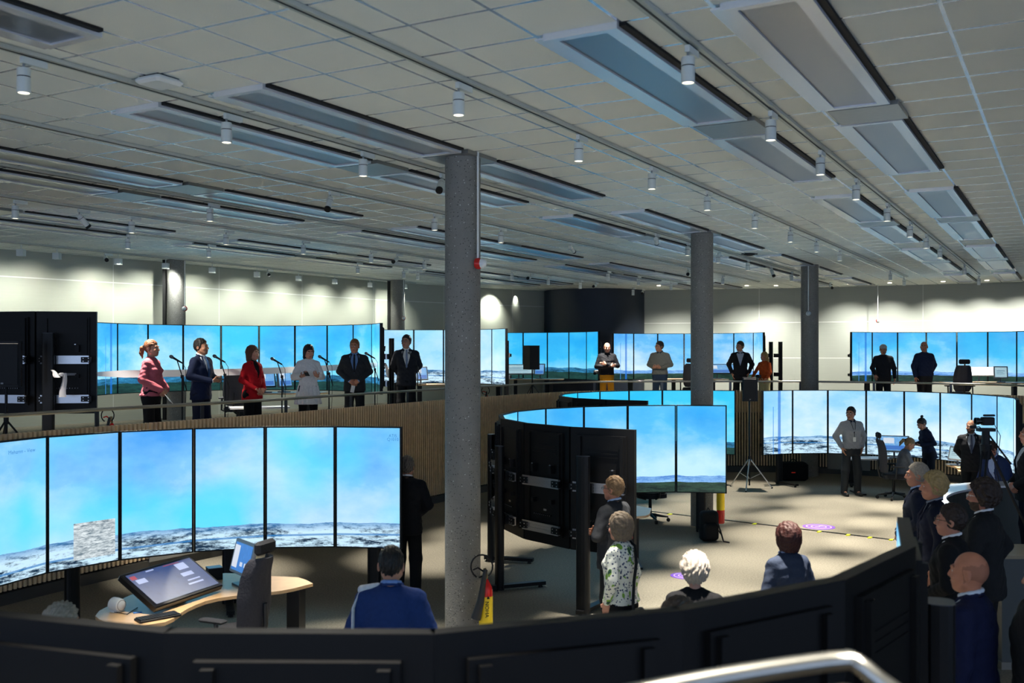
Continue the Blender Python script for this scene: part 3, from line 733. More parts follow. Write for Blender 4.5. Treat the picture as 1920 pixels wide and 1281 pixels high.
def surfnet(F, o, h):
    F[0] = F[-1] = .3; F[:, 0] = F[:, -1] = .3; F[:, :, 0] = F[:, :, -1] = .3
    s = F < 0; n = F.shape; m = (n[0]-1, n[1]-1, n[2]-1)
    acc = np.zeros(m+(3,), f4); cnt = np.zeros(m, f4)
    for ax in range(3):
        ot = [i for i in range(3) if i != ax]
        for p in (0, 1):
            for q in (0, 1):
                off = [0, 0, 0]; off[ot[0]] = p; off[ot[1]] = q
                sa = tuple(slice(off[i], off[i]+m[i]) for i in range(3)); off2 = list(off); off2[ax] = 1
                sb = tuple(slice(off2[i], off2[i]+m[i]) for i in range(3))
                cr = s[sa] != s[sb]; I = np.nonzero(cr); a = F[sa][I]; b = F[sb][I]; t = a/(a-b)
                v = np.zeros((len(t), 3), f4); v[:, ot[0]] = p; v[:, ot[1]] = q; v[:, ax] = t
                acc[I] += v; cnt[I] += 1
    act = cnt > 0; idx = -np.ones(m, np.int64); idx[act] = np.arange(act.sum())
    cell = np.stack(np.nonzero(act), -1); V = o+h*(cell+acc[act]/cnt[act][:, None])
    faces = []
    for ax in range(3):
        a1, a2 = (ax+1) % 3, (ax+2) % 3
        sl0 = [slice(1, n[i]-1) for i in range(3)]; sl0[ax] = slice(0, n[ax]-1); sl1 = list(sl0); sl1[ax] = slice(1, n[ax])
        A = s[tuple(sl0)]; B = s[tuple(sl1)]; I = np.nonzero(A != B); inside = A[I]
        c = np.stack(I, -1); c[:, a1] += 1; c[:, a2] += 1
        def g(d1, d2):
            e = c.copy(); e[:, a1] += d1; e[:, a2] += d2; return idx[e[:, 0], e[:, 1], e[:, 2]]
        Q = np.stack([g(-1, -1), g(0, -1), g(0, 0), g(-1, 0)], -1); Q[~inside] = Q[~inside][:, ::-1]; faces.append(Q)
    return V.astype(f4), np.concatenate(faces)
def npmesh(name, parts, mats, parent, mi=None):
    V = np.concatenate([p[0] for p in parts]); off = 0; Fs = []
    for p in parts: Fs.append(p[1]+off); off += len(p[0])
    Fc = np.concatenate(Fs); me = bpy.data.meshes.new(name)
    me.vertices.add(len(V)); me.vertices.foreach_set('co', V.astype(f4).ravel())
    me.loops.add(Fc.size); me.loops.foreach_set('vertex_index', Fc.ravel().astype(np.int32))
    me.polygons.add(len(Fc)); me.polygons.foreach_set('loop_start', np.arange(0, Fc.size, 4, dtype=np.int32)); me.polygons.foreach_set('loop_total', np.full(len(Fc), 4, np.int32))
    me.polygons.foreach_set('use_smooth', np.ones(len(Fc), bool))
    for m in (mats if isinstance(mats, (list, tuple)) else [mats]): me.materials.append(m)
    if mi is not None: me.polygons.foreach_set('material_index', mi.astype(np.int32))
    me.update(calc_edges=True); me.validate()
    o = bpy.data.objects.new(name, me); C.objects.link(o); o.parent = parent; return o
class Xf:
    def __init__(s, R=None, piv=(0, 0, 0), t=(0, 0, 0)):
        s.R = np.eye(3, dtype=f4) if R is None else np.array(R, f4); s.p = np.array(piv, f4); s.t = np.array(t, f4)
    def __call__(s, P): return (np.asarray(P, f4)-s.p)@s.R.T+s.p+s.t
    def inv(s, P): return (P-s.p-s.t)@s.R+s.p
    def then(s, o):   # o(s(P))
        r = Xf(o.R@s.R); r.p = np.zeros(3, f4); r.t = o(s(np.zeros(3, f4))); return r
def rot(ax, a):
    return np.array(Matrix.Rotation(a, 3, ax), f4)
def hand(side, wrist, dirn, palm_n, curl, h=.0055):
    """palm box, four fingers of different length and a thumb leaving the side of the palm"""
    w = np.array(wrist, f4); d = np.array(dirn, f4); d /= np.linalg.norm(d); nn = np.array(palm_n, f4); nn = nn-d*(nn@d); nn /= np.linalg.norm(nn)
    sd = np.cross(nn, d)*side        # towards the thumb
    F = Fld(h)
    R = np.stack([sd, d, nn], 1)
    F.cap(w-d*.03, w+d*.02, .024, .026)
    F.box(w+d*.05, (.075, .085, .026), .012, .012, R=R)
    for i, (o, L) in enumerate(((.029, .066), (.010, .074), (-.010, .069), (-.028, .054))):
        p = w+d*.088+sd*o; r = .0085-.0006*i
        dd = d; seg = (.45, .32, .23); q = p
        for j in range(3):
            a = curl*(.55+.35*j)+.04*i; dd = d*math.cos(a)+nn*math.sin(a)
            if j: 
                A = sum(curl*(.55+.35*k) for k in range(j+1))*.75; dd = d*math.cos(A)+nn*math.sin(A)
            e = q+dd*(L*seg[j]*1.25); F.cap(q, e, r, r*.93, .004 if j else .008); q = e; r *= .93
    b = w+d*.028+sd*.03; m1 = b+(d*.55+sd*.65+nn*.35)*.042; m2 = m1+(d*.85+sd*.15+nn*.45)*.034
    F.cap(b, m1, .013, .010, .01); F.cap(m1, m2, .0098, .0085, .004)
    return F.mesh()
ARMS = {  # elbow, wrist, hand direction, palm normal, curl   (for the left, +x side; mirrored for the right)
 'down': ((.255, .03, 1.15), (.262, -.03, .90), (0, -.12, -1), (-1, 0, 0), .45),
 'clasp': ((.265, .02, 1.15), (.085, -.185, .99), (-.85, -.15, -.45), (.2, .9, -.3), .7),
 'claspup': ((.265, .02, 1.16), (.095, -.25, 1.09), (-.8, -.45, .1), (-.1, .6, .6), .9),
 'behind': ((.245, .10, 1.17), (.10, .19, .97), (-.9, .1, -.3), (0, 1, 0), .6),
 'cross': ((.265, -.02, 1.15), (-.05, -.21, 1.19), (-.95, .1, .15), (0, 1, 0), .5),
 'pocket': ((.285, .08, 1.16), (.205, -.03, .95), (-.25, -.2, -1), (-1, 0, 0), .3),
 'hold': ((.26, .04, 1.15), (.13, -.24, 1.17), (-.35, -.8, .25), (-.3, .1, 1), .9),
 'rest': ((.27, -.05, 1.16), (.22, -.33, 1.10), (0, -1, -.2), (0, .2, -1), .5),
 'reach': ((.24, -.2, 1.12), (.14, -.45, 1.10), (-.2, -1, -.1), (0, 0, -1), .5),
 'hip': ((.33, .10, 1.17), (.20, .02, 1.0), (-.5, -.6, -.4), (-.6, .3, 0), .6),
 'rail': ((.27, -.08, 1.15), (.24, -.26, .98), (0, -.7, -.6), (0, .3, -1), .8),
}
def person(label, X, Y, z0, height, yaw, top='jacket', topc='#15181f', legc='#101116', hair='short', hairc='#2a1d14', skin='#b98468', sex='m', arms=('down', 'down'), head=(0, 0, 0), lean=0., sit=False,
           shirt=None, tie=None, glasses=None, collar=None, shoec='#0b0b0c', stance=.10, topmat=None, beard=None, girth=1.0, h=.013, hat=None, legs='trousers', belt=None, hands=True, extras=None):
    t = thing('person', label, 'person', (X, Y, z0), 0)
    S = height/1.735; yw = math.radians(yaw)
    t.rotation_euler = (0, 0, yw)
    fm = sex == 'f'; sw = (.152 if fm else .172)*(.5+.5*girth); g = girth
    U = Xf(rot('X', math.radians(lean)), (0, 0, .95))
    if sit: U = Xf(rot('X', math.radians(lean)), (0, 0, .95), (0, 0, 0))
    hy, hp, hr = [math.radians(a) for a in head]
    HL = Xf(rot('Z', hy)@rot('X', hp)@rot('Y', hr), (0, .012, 1.54), (0, .0, -.03)); Hd = HL.then(U)
    Ja = []
    for sd, nm in ((1, arms[0]), (-1, arms[1])):
        el, wr, dr, pn, cu = ARMS[nm] if isinstance(nm, str) else nm
        f = lambda v: np.array([v[0]*sd, v[1], v[2]], f4)
        wid = (sw-.172)*sd; el = f(el)+np.array([wid, 0, 0], f4); wr = f(wr)
        if nm == 'cross' and sd < 0: wr = wr+np.array([0, -.0, -.045], f4); el = el+np.array([0, -.01, -.02], f4)
        Ja.append((sd, U(np.array([sw*sd, .008, 1.372], f4)), U(el), U(wr), U.R@f(dr), U.R@f(pn), cu))
    if sit: L_j = [[(.085*sd, .0, .93), (.12*sd, -.42, .93), (.13*sd, -.40, .50)] for sd in (1, -1)]
    else: L_j = [[(.085*sd, .01, .90), (stance*sd, -.01, .50), (stance*1.08*sd, .03, .085)] for sd in (1, -1)]
    zoff = -.43 if sit else 0.
    def fin(parts): return [((V+np.array([0, 0, zoff], f4))*S, Fc) for V, Fc in parts]
    # ---- body: one continuous skin ------------------------------------------------
    B = Fld(h)
    tz = [.86, .95, 1.06, 1.18, 1.28, 1.38, 1.44, 1.47]
    if fm: rx = np.array([.150, .155, .125, .125, .138, .125, .07, .045]); ry = np.array([.105, .11, .088, .095, .105, .08, .052, .042])
    else: rx = np.array([.148, .15, .14, .152, .165, .145, .08, .045])*g; ry = np.array([.10, .105, .10, .105, .110, .085, .055, .045])*g
    cy = [.01, .01, 0, -.005, -.005, .008, .015, .015]
    B.loft(tz, rx, ry, cy, M=U)
    B.cap((0, .010, 1.43), (0, .004, 1.53), .045 if not fm else .04, .046 if not fm else .04, .02, M=U)
    for sd, sh, el, wr, dr, pn, cu in Ja:
        B.cap(sh, el, .042 if not fm else .036, .038 if not fm else .033, .02)
        B.cap(el, wr, .038 if not fm else .033, .026 if not fm else .022, .01)
    for a, b, c in L_j:
        B.chain([a, b, c], [.078, .052, .038], .03); B.cap(c, (c[0], c[1]-.12, c[2]-.045), .036, .028, .02)
    parts = [B.mesh()]; nb = len(parts[0][1])
    # ---- head ---------------------------------------------------------------------
    H = Fld(.0062 if Y < 13 else .0075)
    H.ell((0, .012, 1.658), (.077, .096, .098), M=Hd); H.ell((0, -.030, 1.600), (.060, .070, .078), .03, M=Hd); H.ell((0, -.052, 1.548), (.034, .038, .030), .03, M=Hd)
    H.cap((-.05, -.015, 1.572), (-.02, -.06, 1.545), .02, .02, .025, M=Hd); H.cap((.05, -.015, 1.572), (.02, -.06, 1.545), .02, .02, .025, M=Hd)
    H.cap((0, .012, 1.60), (0, .010, 1.505), .052 if not fm else .044, .050 if not fm else .043, .02, M=Hd)
    for sx in (-1, 1):
        H.ell((.031*sx, -.098, 1.640), (.020, .016, .014), .012, 's', M=Hd)
        H.ell((.031*sx, -.0755, 1.639), (.0135, .0135, .0125), .003, M=Hd)
        H.cap((.014*sx, -.096, 1.662), (.046*sx, -.084, 1.664), .009, .008, .012, M=Hd)
        H.ell((.045*sx, -.068, 1.605), (.022, .022, .02), .02, M=Hd)
        H.ell((.080*sx, .018, 1.625), (.011, .020, .031), .006, M=Hd); H.ell((.088*sx, .012, 1.627), (.006, .011, .018), .003, 's', M=Hd)
    H.cap((0, -.095, 1.646), (0, -.113, 1.609), .009, .0125, .012, M=Hd); H.ell((.012, -.103, 1.602), (.008, .010, .007), .006, M=Hd); H.ell((-.012, -.103, 1.602), (.008, .010, .007), .006, M=Hd)
    H.ell((0, -.094, 1.576), (.025, .014, .0075), .005, M=Hd); H.ell((0, -.093, 1.566), (.020, .013, .0075), .004, M=Hd)
    H.cap((-.024, -.102, 1.571), (.024, -.102, 1.571), .003, .003, .003, 's', M=Hd)
    hm = H.mesh(); parts.append(hm)
    hv = Hd.inv(hm[0]); fc = hv[hm[1]].mean(1); mi = np.zeros(len(hm[1]), int)
    ax = np.abs(fc[:, 0])
    eye = (((ax-.031)/.0135)**2+((fc[:, 2]-1.639)/.0075)**2 < 1) & (fc[:, 1] < -.07); mi[eye] = 1
    iris = (((ax-.031)/.006)**2+((fc[:, 2]-1.639)/.0075)**2 < 1) & (fc[:, 1] < -.07); mi[iris] = 2
    lip = ((fc[:, 0]/.023)**2+((fc[:, 2]-1.571)/.0105)**2 < 1) & (fc[:, 1] < -.09); mi[lip] = 3
    brow = (ax > .014) & (ax < .046) & (np.abs(fc[:, 2]-(1.666-.10*np.maximum(ax-.032, 0))) < .0048) & (fc[:, 1] < -.06); mi[brow] = 4
    if beard:
        bd = (fc[:, 2] < 1.592) & (fc[:, 2] > 1.52) & (fc[:, 1] < -.01) & ~lip; mi[bd] = 5
    if hair in ('buzz', 'fringe'):
        bz = (fc[:, 2] > 1.585+.02*np.sin(fc[:, 1]*40)) & (fc[:, 2] < 1.675+.25*fc[:, 1]+.006*np.sin(ax*200)) & ((ax < .075) | (fc[:, 2] > 1.66)) & (fc[:, 1] > -.012); mi[bz] = 6
    if hands:
        for sd, sh, el, wr, dr, pn, cu in Ja: parts.append(hand(sd, wr, dr, pn, cu, .0055 if Y < 12 else .0065))
    tot = sum(len(p[1]) for p in parts); MI = np.zeros(tot, int); MI[nb:nb+len(mi)] = mi
    sk = mat('skin_'+skin.strip('#'), skin, .5, 0, .1, 30, .1, .4)
    npmesh('body', fin(parts), [sk, mat('eye_white', '#cfc9c2', .3), mat('iris', '#20160f', .3), mat('lips_'+skin.strip('#'), '#'+''.join('%02x' % int(c*f) for c, f in zip([int(skin[i:i+2], 16) for i in (1, 3, 5)], (.86, .62, .62))), .5),
           mat('hair_'+hairc.strip('#'), hairc, .55, 0, .35, 60, .8, .4), mat('beard', beard or '#3a2c22', .9), mat('stubble_'+skin.strip('#'), '#'+''.join('%02x' % int(c*.86) for c in [int(skin[i:i+2], 16) for i in (1, 3, 5)]), .8)], t, MI)
    # ---- hair ------------------------------------------------------------------------
    hairmat = mat('hair_'+hairc.strip('#'), hairc, .5, 0, .4, 60, .8, .4)
    if hair not in ('bald', 'buzz'):
        K = Fld(.0062 if Y < 13 else .0075)
        rr = {'short': (.087, .106, .112), 'crop': (.082, .101, .103), 'wavy': (.094, .112, .122), 'bob': (.094, .112, .112), 'bobshort': (.102, .120, .118), 'pony': (.084, .104, .106), 'bun': (.084, .104, .106), 'fringe': (.083, .102, .094), 'curly': (.105, .124, .126), 'long': (.092, .11, .112)}[hair]
        K.ell((0, .018, 1.664), rr, M=Hd)
        zl = 1.56; frz = 1.705; sid = -.012
        if hair == 'bob': K.loft([1.495, 1.52, 1.58, 1.66], [.078, .09, .094, .094], [.080, .092, .10, .108], [.022, .02, .018, .018], .01, M=Hd); zl = 1.40; sid = -.035; frz = 1.69
        if hair == 'bobshort': K.loft([1.52, 1.56, 1.60, 1.66], [.075, .092, .10, .098], [.078, .095, .11, .115], [.025, .02, .018, .018], .01, M=Hd); zl = 1.42; sid = -.03; frz = 1.70
        if hair == 'curly': zl = 1.545
        if hair == 'long': K.chain([(.0, .05, 1.62), (0, .075, 1.50), (0, .08, 1.38)], [.08, .07, .045], .02, M=Hd); zl = 1.2; sid = -.02
        mm = Hd.inv
        def cutf(P, zl=zl, frz=frz, sid=sid, mm=mm):
            q = mm(P); x, y, z = q[..., 0], q[..., 1], q[..., 2]
            # face window: y in front of a line running from the fringe down to the side burn
            line = np.interp(z, [1.50, 1.60, 1.66, frz, frz+.05], [sid+.03, sid, sid-.02, -.075, -.14])
            face = line-y            # >0 in front of the line
            d = np.maximum(face, zl-z + np.clip((y-.0)*-.3, -.05, .05))
            wv = .0035*np.sin(x*170+z*40)*np.sin(z*95+y*120)+.002*np.sin(x*330+y*90)
            return np.maximum(d, -1)+wv*0.0
        K.cut(cutf)
        if hair == 'fringe': K.ell((0, -.03, 1.76), (.10, .14, .085), .01, 's', M=Hd)
        if hair == 'pony': K.chain([(0, .11, 1.66), (0, .15, 1.64), (0, .165, 1.57), (0, .15, 1.49)], [.025, .033, .032, .008], .01, M=Hd)
        if hair == 'bun': K.ell((0, .09, 1.775), (.034, .034, .032), .01, M=Hd)
        V, Fc = K.mesh()
        q = Hd.inv(V); wv = .004*np.sin(q[:, 0]*150+q[:, 2]*50)*np.sin(q[:, 2]*60+q[:, 1]*110)+.0025*np.sin(q[:, 0]*300+q[:, 1]*80+q[:, 2]*40)
        if hair in ('wavy', 'curly'): wv *= 2.0
        nrm = q-np.array([0, .018, 1.65], f4); nrm /= np.linalg.norm(nrm, axis=1)[:, None]+1e-6
        V = Hd(q+nrm*wv[:, None])
        ho = npmesh('hair', fin([(V.astype(f4), Fc)]), hairmat, t)
        if hair == 'pony':
            K = Fld(.006); K.cap((0, .108, 1.66), (0, .125, 1.655), .03, .03, M=Hd); npmesh('hair_tie', fin([K.mesh()]), black, ho)
    if hat:
        K = Fld(.0065); K.ell((0, .015, 1.68), (.092, .11, .092), M=Hd)
        K.cut(lambda P: 1.672-Hd.inv(P)[..., 2]); K.ell((0, -.12, 1.678), (.072, .085, .008), .004, M=Hd)
        npmesh('cap', fin([K.mesh()]), mat('cap_grey', hat, .8), t)
    if glasses:
        K = Fld(.0035)
        for sx in (-1, 1):
            pts = [(.031*sx+.023*math.cos(a), -.112+.004*abs(math.cos(a)), 1.638+.017*math.sin(a)) for a in np.linspace(0, 2*PI, 11)]
            K.chain(pts, [.0026]*11, M=Hd); K.chain([(.053*sx, -.108, 1.645), (.082*sx, -.06, 1.645), (.085*sx, .01, 1.64)], [.003]*3, M=Hd)
        K.cap((-.009, -.114, 1.642), (.009, -.114, 1.642), .0026, .0026, M=Hd)
        npmesh('glasses', fin([K.mesh()]), mat('glasses_'+glasses.strip('#'), glasses, .3), t)
    # ---- legs ---------------------------------------------------------------------------
    lm = fab('cloth_'+legc.strip('#'), legc)
    if legs in ('trousers', 'jeans', 'leggings'):
        K = Fld(h); lg = .0 if legs == 'leggings' else .012
        if sit: K.ell((0, .0, .93), (.165*g, .14, .11), M=None)
        else: K.loft([.80, .88, .96, 1.04], [.15*g, .175*g, .168*g, .145*g], [.12, .135, .125, .11], [.01, .012, .008, .0], .0)
        for a, b, c in L_j:
            K.chain([a, b, (c[0], c[1], c[2]-.03)], [.088*g, .066+lg, .052+lg], .03)
        fl = .50-.0 if sit else 0
        K.cut(lambda P: (.045+(.43 if sit else 0))-P[..., 2])
        npmesh('trousers', fin([K.mesh()]), lm, t)
    # ---- shoes --------------------------------------------------------------------------
    sm = mat('shoe_'+shoec.strip('#'), shoec, .35, spec=.5)
    for a, b, c in L_j:
        K = Fld(.009); x, y, z = c; zb = z-.085
        K.cap((x, y+.035, zb+.045), (x*1.05, y-.15, zb+.032), .043, .040, .01); K.cap((x, y+.02, zb+.08), (x, y, zb+.13), .045, .042, .02)
        K.cut(lambda P, zb=zb: zb+.004-P[..., 2]); K.cut(lambda P, zb=zb: P[..., 2]-zb-.13)
        npmesh('shoe', fin([K.mesh()]), sm, t)
    # ---- top ----------------------------------------------------------------------------
    tm = topmat or fab('cloth_'+topc.strip('#'), topc)
    sl = .015 if top in ('sweater', 'blouse', 'shirt', 'tunic', 'print') else .02
    hem = {'jacket': .80, 'coat': .62, 'sweater': .92, 'blouse': .90, 'shirt': .93, 'tunic': .66, 'print': .93}[top]
    K = Fld(h)
    def torso(K, e, hem, ztop=1.475, flare=0.):
        zs = [hem, .95 if hem < .93 else hem+.03, 1.06, 1.18, 1.28, 1.37, 1.43, ztop]
        if fm: a = np.array([.175, .168, .145, .148, .162, .158, .112, .062]); b = np.array([.135, .128, .112, .118, .128, .105, .08, .060])
        else: a = np.array([.185, .178, .166, .178, .192, .184, .135, .066]); b = np.array([.135, .130, .122, .126, .130, .108, .088, .064])
        a[5:7] *= .94
        a = a*g; b = b*g; a[0] += flare; b[0] += flare; a[-1] /= g; b[-1] /= g
        K.loft(zs, a+e, b+e, [.012, .01, 0, -.003, -.004, .008, .014, .014], M=U, pw=2.4)
    torso(K, 0., hem, flare={'coat': .05, 'blouse': .02, 'tunic': .05}.get(top, .0))
    if fm and top != 'coat': K.ell((.065, -.085, 1.27), (.06, .05, .055), .03, M=U); K.ell((-.065, -.085, 1.27), (.06, .05, .055), .03, M=U)
    short = top in ('tunic',)
    for sd, sh, el, wr, dr, pn, cu in Ja:
        r0 = .055 if fm else .067; r1 = .048 if fm else .058; r2 = .036 if fm else .044
        if top == 'blouse' or top == 'tunic': r1 += .012; r2 += .018
        K.cap((.035*sd, .018, 1.435), (sw*sd*.93, .010, 1.392), .048, r0*.88, .03, M=U)
        K.cap(sh, el, r0, r1, .035)
        e2 = wr-(wr-el)*(.42 if short or top == 'print3' else .06); K.cap(el, e2, r1, r2 if not short else r2+.012, .015)
    opened = top == 'jacket' and shirt
    if opened:
        vz = 1.12 if not fm else 1.16
        def vcut(P):
            q = U.inv(P); w = (q[..., 2]-vz)*.29
            return np.where(q[..., 1] < -.03, np.minimum(w-np.abs(q[..., 0]), .06), -.3)
        K.cut(vcut)
    K.cut(lambda P: (U.inv(P)[..., 2]-1.487 if True else 0))
    V, Fc = K.mesh()
    q = U.inv(V); wr_ = .0035*np.sin(q[:, 2]*70+q[:, 0]*30)*np.sin(q[:, 0]*40+q[:, 1]*55+1.3)
    if top == 'tunic': wr_ = wr_+np.where(q[:, 2] < 1.0, .012*np.sin(np.arctan2(q[:, 1], q[:, 0])*14), 0)
    if top == 'blouse': wr_ = wr_*1.8
    rad = q*np.array([1, 1, 0], f4); rad /= np.linalg.norm(rad, axis=1)[:, None]+1e-5; V = U(q+rad*wr_[:, None])
    nmt = {'jacket': 'jacket', 'coat': 'coat', 'sweater': 'sweater', 'blouse': 'blouse', 'shirt': 'shirt', 'tunic': 'tunic', 'print': 'blouse'}[top]
    jk = npmesh(nmt, fin([(V.astype(f4), Fc)]), tm, t)
    if top == 'jacket' and Y < 22:
        K = Fld(.009)      # standing collar roll and lapels
        K.chain([(.045, -.05, 1.452), (.068, .0, 1.478), (.045, .055, 1.492), (0, .072, 1.495), (-.045, .055, 1.492), (-.068, .0, 1.478), (-.045, -.05, 1.452)], [.012]*7, .005, M=U)
        if opened:
            for sx in (-1, 1): K.chain([(.062*sx, -.055, 1.44), (.078*sx, -.115, 1.33), (.045*sx, -.132, 1.22), (.012*sx, -.130, 1.12)], [.012, .012, .009, .006], .006, M=U)
        npmesh('lapels', fin([K.mesh()]), tm, jk)
        if shirt and not opened: pass
    if shirt:
        K = Fld(h*.9)
        if top == 'jacket':
            torso(K, -.014, .97, 1.47)
            K.cut(lambda P: U.inv(P)[..., 1]-.0)
        K.chain([(.0, -.052, 1.462), (.042, -.03, 1.478), (.058, .012, 1.495), (.04, .058, 1.508), (0, .072, 1.512), (-.04, .058, 1.508), (-.058, .012, 1.495), (-.042, -.03, 1.478), (0, -.052, 1.462)], [.013]*9, .006, M=U)
        for sd, sh, el, wr, dr, pn, cu in Ja:
            d = (wr-el); K.cap(wr-d*.10, wr-d*.01, .036 if not fm else .03, .034 if not fm else .028)
        npmesh('shirt', fin([K.mesh()]), fab('shirt_'+shirt.strip('#'), shirt, .8, .15), t)
    if tie:
        K = Fld(.008)
        if tie == 'bow': K.cap((-.04, -.085, 1.445), (-.008, -.088, 1.445), .016, .008, M=U); K.cap((.04, -.085, 1.445), (.008, -.088, 1.445), .016, .008, M=U); tc_ = '#1a1c26'
        else:
            K.ell((0, -.075, 1.447), (.018, .014, .018), M=U)
            K.chain([(0, -.082, 1.44), (0, -.118, 1.38), (0, -.137, 1.28), (0, -.134, 1.15)], [.013, .017, .020, .018], .006, M=U); tc_ = tie
        npmesh('tie', fin([K.mesh()]), fab('tie_'+tc_.strip('#'), tc_, .6), t)
    if collar:
        K = Fld(.008); K.chain([(.02, -.062, 1.455), (.055, -.03, 1.475), (.062, .02, 1.49), (.035, .062, 1.50), (0, .074, 1.503), (-.035, .062, 1.50), (-.062, .02, 1.49), (-.055, -.03, 1.475), (-.02, -.062, 1.455)], [.015]*9, .006, M=U)
        K.cap((.03, -.065, 1.455), (.05, -.09, 1.425), .012, .006, .006, M=U); K.cap((-.03, -.065, 1.455), (-.05, -.09, 1.425), .012, .006, .006, M=U)
        npmesh('collar', fin([K.mesh()]), fab('shirt_'+collar.strip('#'), collar), jk)
    info = dict(U=U, Ja=Ja, S=S, zoff=zoff, root=t, Hd=Hd, fin=fin)
    def toworld(p):
        q = (np.array(p, f4)+np.array([0, 0, zoff], f4))*S; return Matrix.Translation((X, Y, z0)) @ Matrix.Rotation(yw, 4, 'Z') @ Vector([float(a) for a in q])
    info['w'] = toworld
    if extras: extras(info, t)
    return info
def wrist(inf, i, off=.09):
    j = inf['Ja'][i]; d = j[4]/np.linalg.norm(j[4]); return j[3]+d*off
# ---- garment with printed leaves
g = G('leaf_print'); tc = g.n('ShaderNodeTexCoord')
v1 = g.n('ShaderNodeTexVoronoi'); g.l(tc.outputs['Object'], v1.inputs['Vector']); v1.inputs['Scale'].default_value = 38
v2 = g.n('ShaderNodeTexVoronoi'); mp = g.n('ShaderNodeMapping'); mp.inputs['Scale'].default_value = (1, 1, .45); mp.inputs['Rotation'].default_value = (.3, .5, .2); g.l(tc.outputs['Object'], mp.inputs[0]); g.l(mp.outputs[0], v2.inputs['Vector']); v2.inputs['Scale'].default_value = 17
c1 = g.mix(g.math('LESS_THAN', v1.outputs['Distance'], .33), '#e6e9df', '#41506b')
sel = g.noise(tc.outputs['Object'], 9, 1)
c1 = g.mix(g.math('MULTIPLY', g.math('LESS_THAN', v2.outputs['Distance'], .36), g.math('GREATER_THAN', sel, .47)), c1, '#7fae3e')
sel2 = g.noise(tc.outputs['Object'], 7, 1); c1 = g.mix(g.math('MULTIPLY', g.math('LESS_THAN', v2.outputs['Distance'], .3), g.math('GREATER_THAN', sel2, .56)), c1, '#27523a')
g.l(c1, g.b.inputs['Base Color']); g.b.inputs['Roughness'].default_value = .8; leafm = g.m
papers_n = [0]
def held(name, label, cat, inf, c, d, col, rz=(0, 0, 0), rough=.6):
    """a small flat thing in a hand; c in the figure's own metres"""
    wp_ = inf['w'](c); o = MB().box((0, 0, 0), d, bev=min(d)*.3).build(name, mat(name+'_'+col.strip('#'), col, rough))
    o.location = wp_; o.rotation_euler = (rz[0], rz[1], rz[2]+inf['root'].rotation_euler.z); tag(o, label, cat); return o
def P(pxx, y, D, F, **k):
    """head-top pixel and distance give place and height"""
    return dict(X=px(pxx, D), Y=D, z0=F, height=zpx(y, D)-F, **k)
# ================================================================= the row of six on the gallery
A = person('woman in pink blouse with reddish blond ponytail at the left end of the gallery row', yaw=82, top='blouse', topc='#b8606c', legc='#0d0d10', hair='pony', hairc='#7a4a2c', skin='#c98f74', sex='f', arms=('clasp', 'clasp'), **P(285, 637, 14.9, GF))
held('note_paper', 'white paper sheets held by the woman in pink', 'paper', A, wrist(A, 0, .10)+np.array([0, -.07, -.09]), (.20, .13, .006), '#e9e9ea', (.9, .3, .2))
A = person('dark-haired man in navy suit and white shirt facing right on the gallery, holding a phone', yaw=72, topc='#19233f', legc='#141b30', hair='short', hairc='#15100d', skin='#b27f63', arms=('claspup', 'claspup'), shirt='#e6eaf2', tie='#26456b', head=(8, -2, 0), **P(378, 635, 15.6, GF))
held('mobile_phone', 'dark phone in the hands of the man in navy suit', 'phone', A, wrist(A, 0, .08)+np.array([-.05, -.04, .03]), (.07, .14, .009), '#0d0e12', (.3, 0, 0))
A = person('woman with brown bob in bright red jacket and black trousers on the gallery', yaw=62, top='jacket', topc='#b3101d', legc='#0c0c10', hair='bob', hairc='#5c3a26', skin='#c08a72', sex='f', arms=('clasp', 'clasp'), girth=1.08, shirt='#101014', head=(8, 0, 0), **P(474, 648, 16.3, GF))
A = person('dark-haired woman in white lace tunic reading from her phone on the gallery', yaw=18, top='tunic', topc='#dfe1e3', legc='#0d0d10', legs='leggings', hair='bob', hairc='#1a1214', skin='#c08a74', sex='f', arms=('hold', 'hold'), head=(12, 14, 0), girth=1.1, **P(578, 646, 17.5, GF))
held('mobile_phone', 'dark phone held by the woman in white tunic', 'phone', A, wrist(A, 1, .10)+np.array([.02, -.05, .02]), (.075, .15, .009), '#14151a', (.5, 0, .2))
A = person('sandy-haired man in charcoal suit, hands clasped in front, fifth in the gallery row', yaw=6, topc='#2a2c31', legc='#191a1e', hair='short', hairc='#7a4e2e', skin='#b57a60', arms=('clasp', 'clasp'), shirt='#6f93c8', tie='#15151c', head=(-8, 3, 0), girth=1.08, **P(665, 636, 18.6, GF))
held('folded_paper', 'folded white paper in the clasped hands of the man in charcoal suit', 'paper', A, wrist(A, 0, .10)+np.array([-.02, -.02, -.10]), (.07, .01, .13), '#e6e8ea', (.1, .2, 0))
A = person('tall man in dark suit and glasses, hands behind his back, right end of the row', yaw=8, topc='#24262d', legc='#15161b', hair='short', hairc='#2b2320', skin='#b98a70', arms=('behind', 'behind'), shirt='#eceff3', tie='#8795b0', glasses='#0d0d0f', head=(-22, -4, 0), **P(762, 628, 20.0, GF))
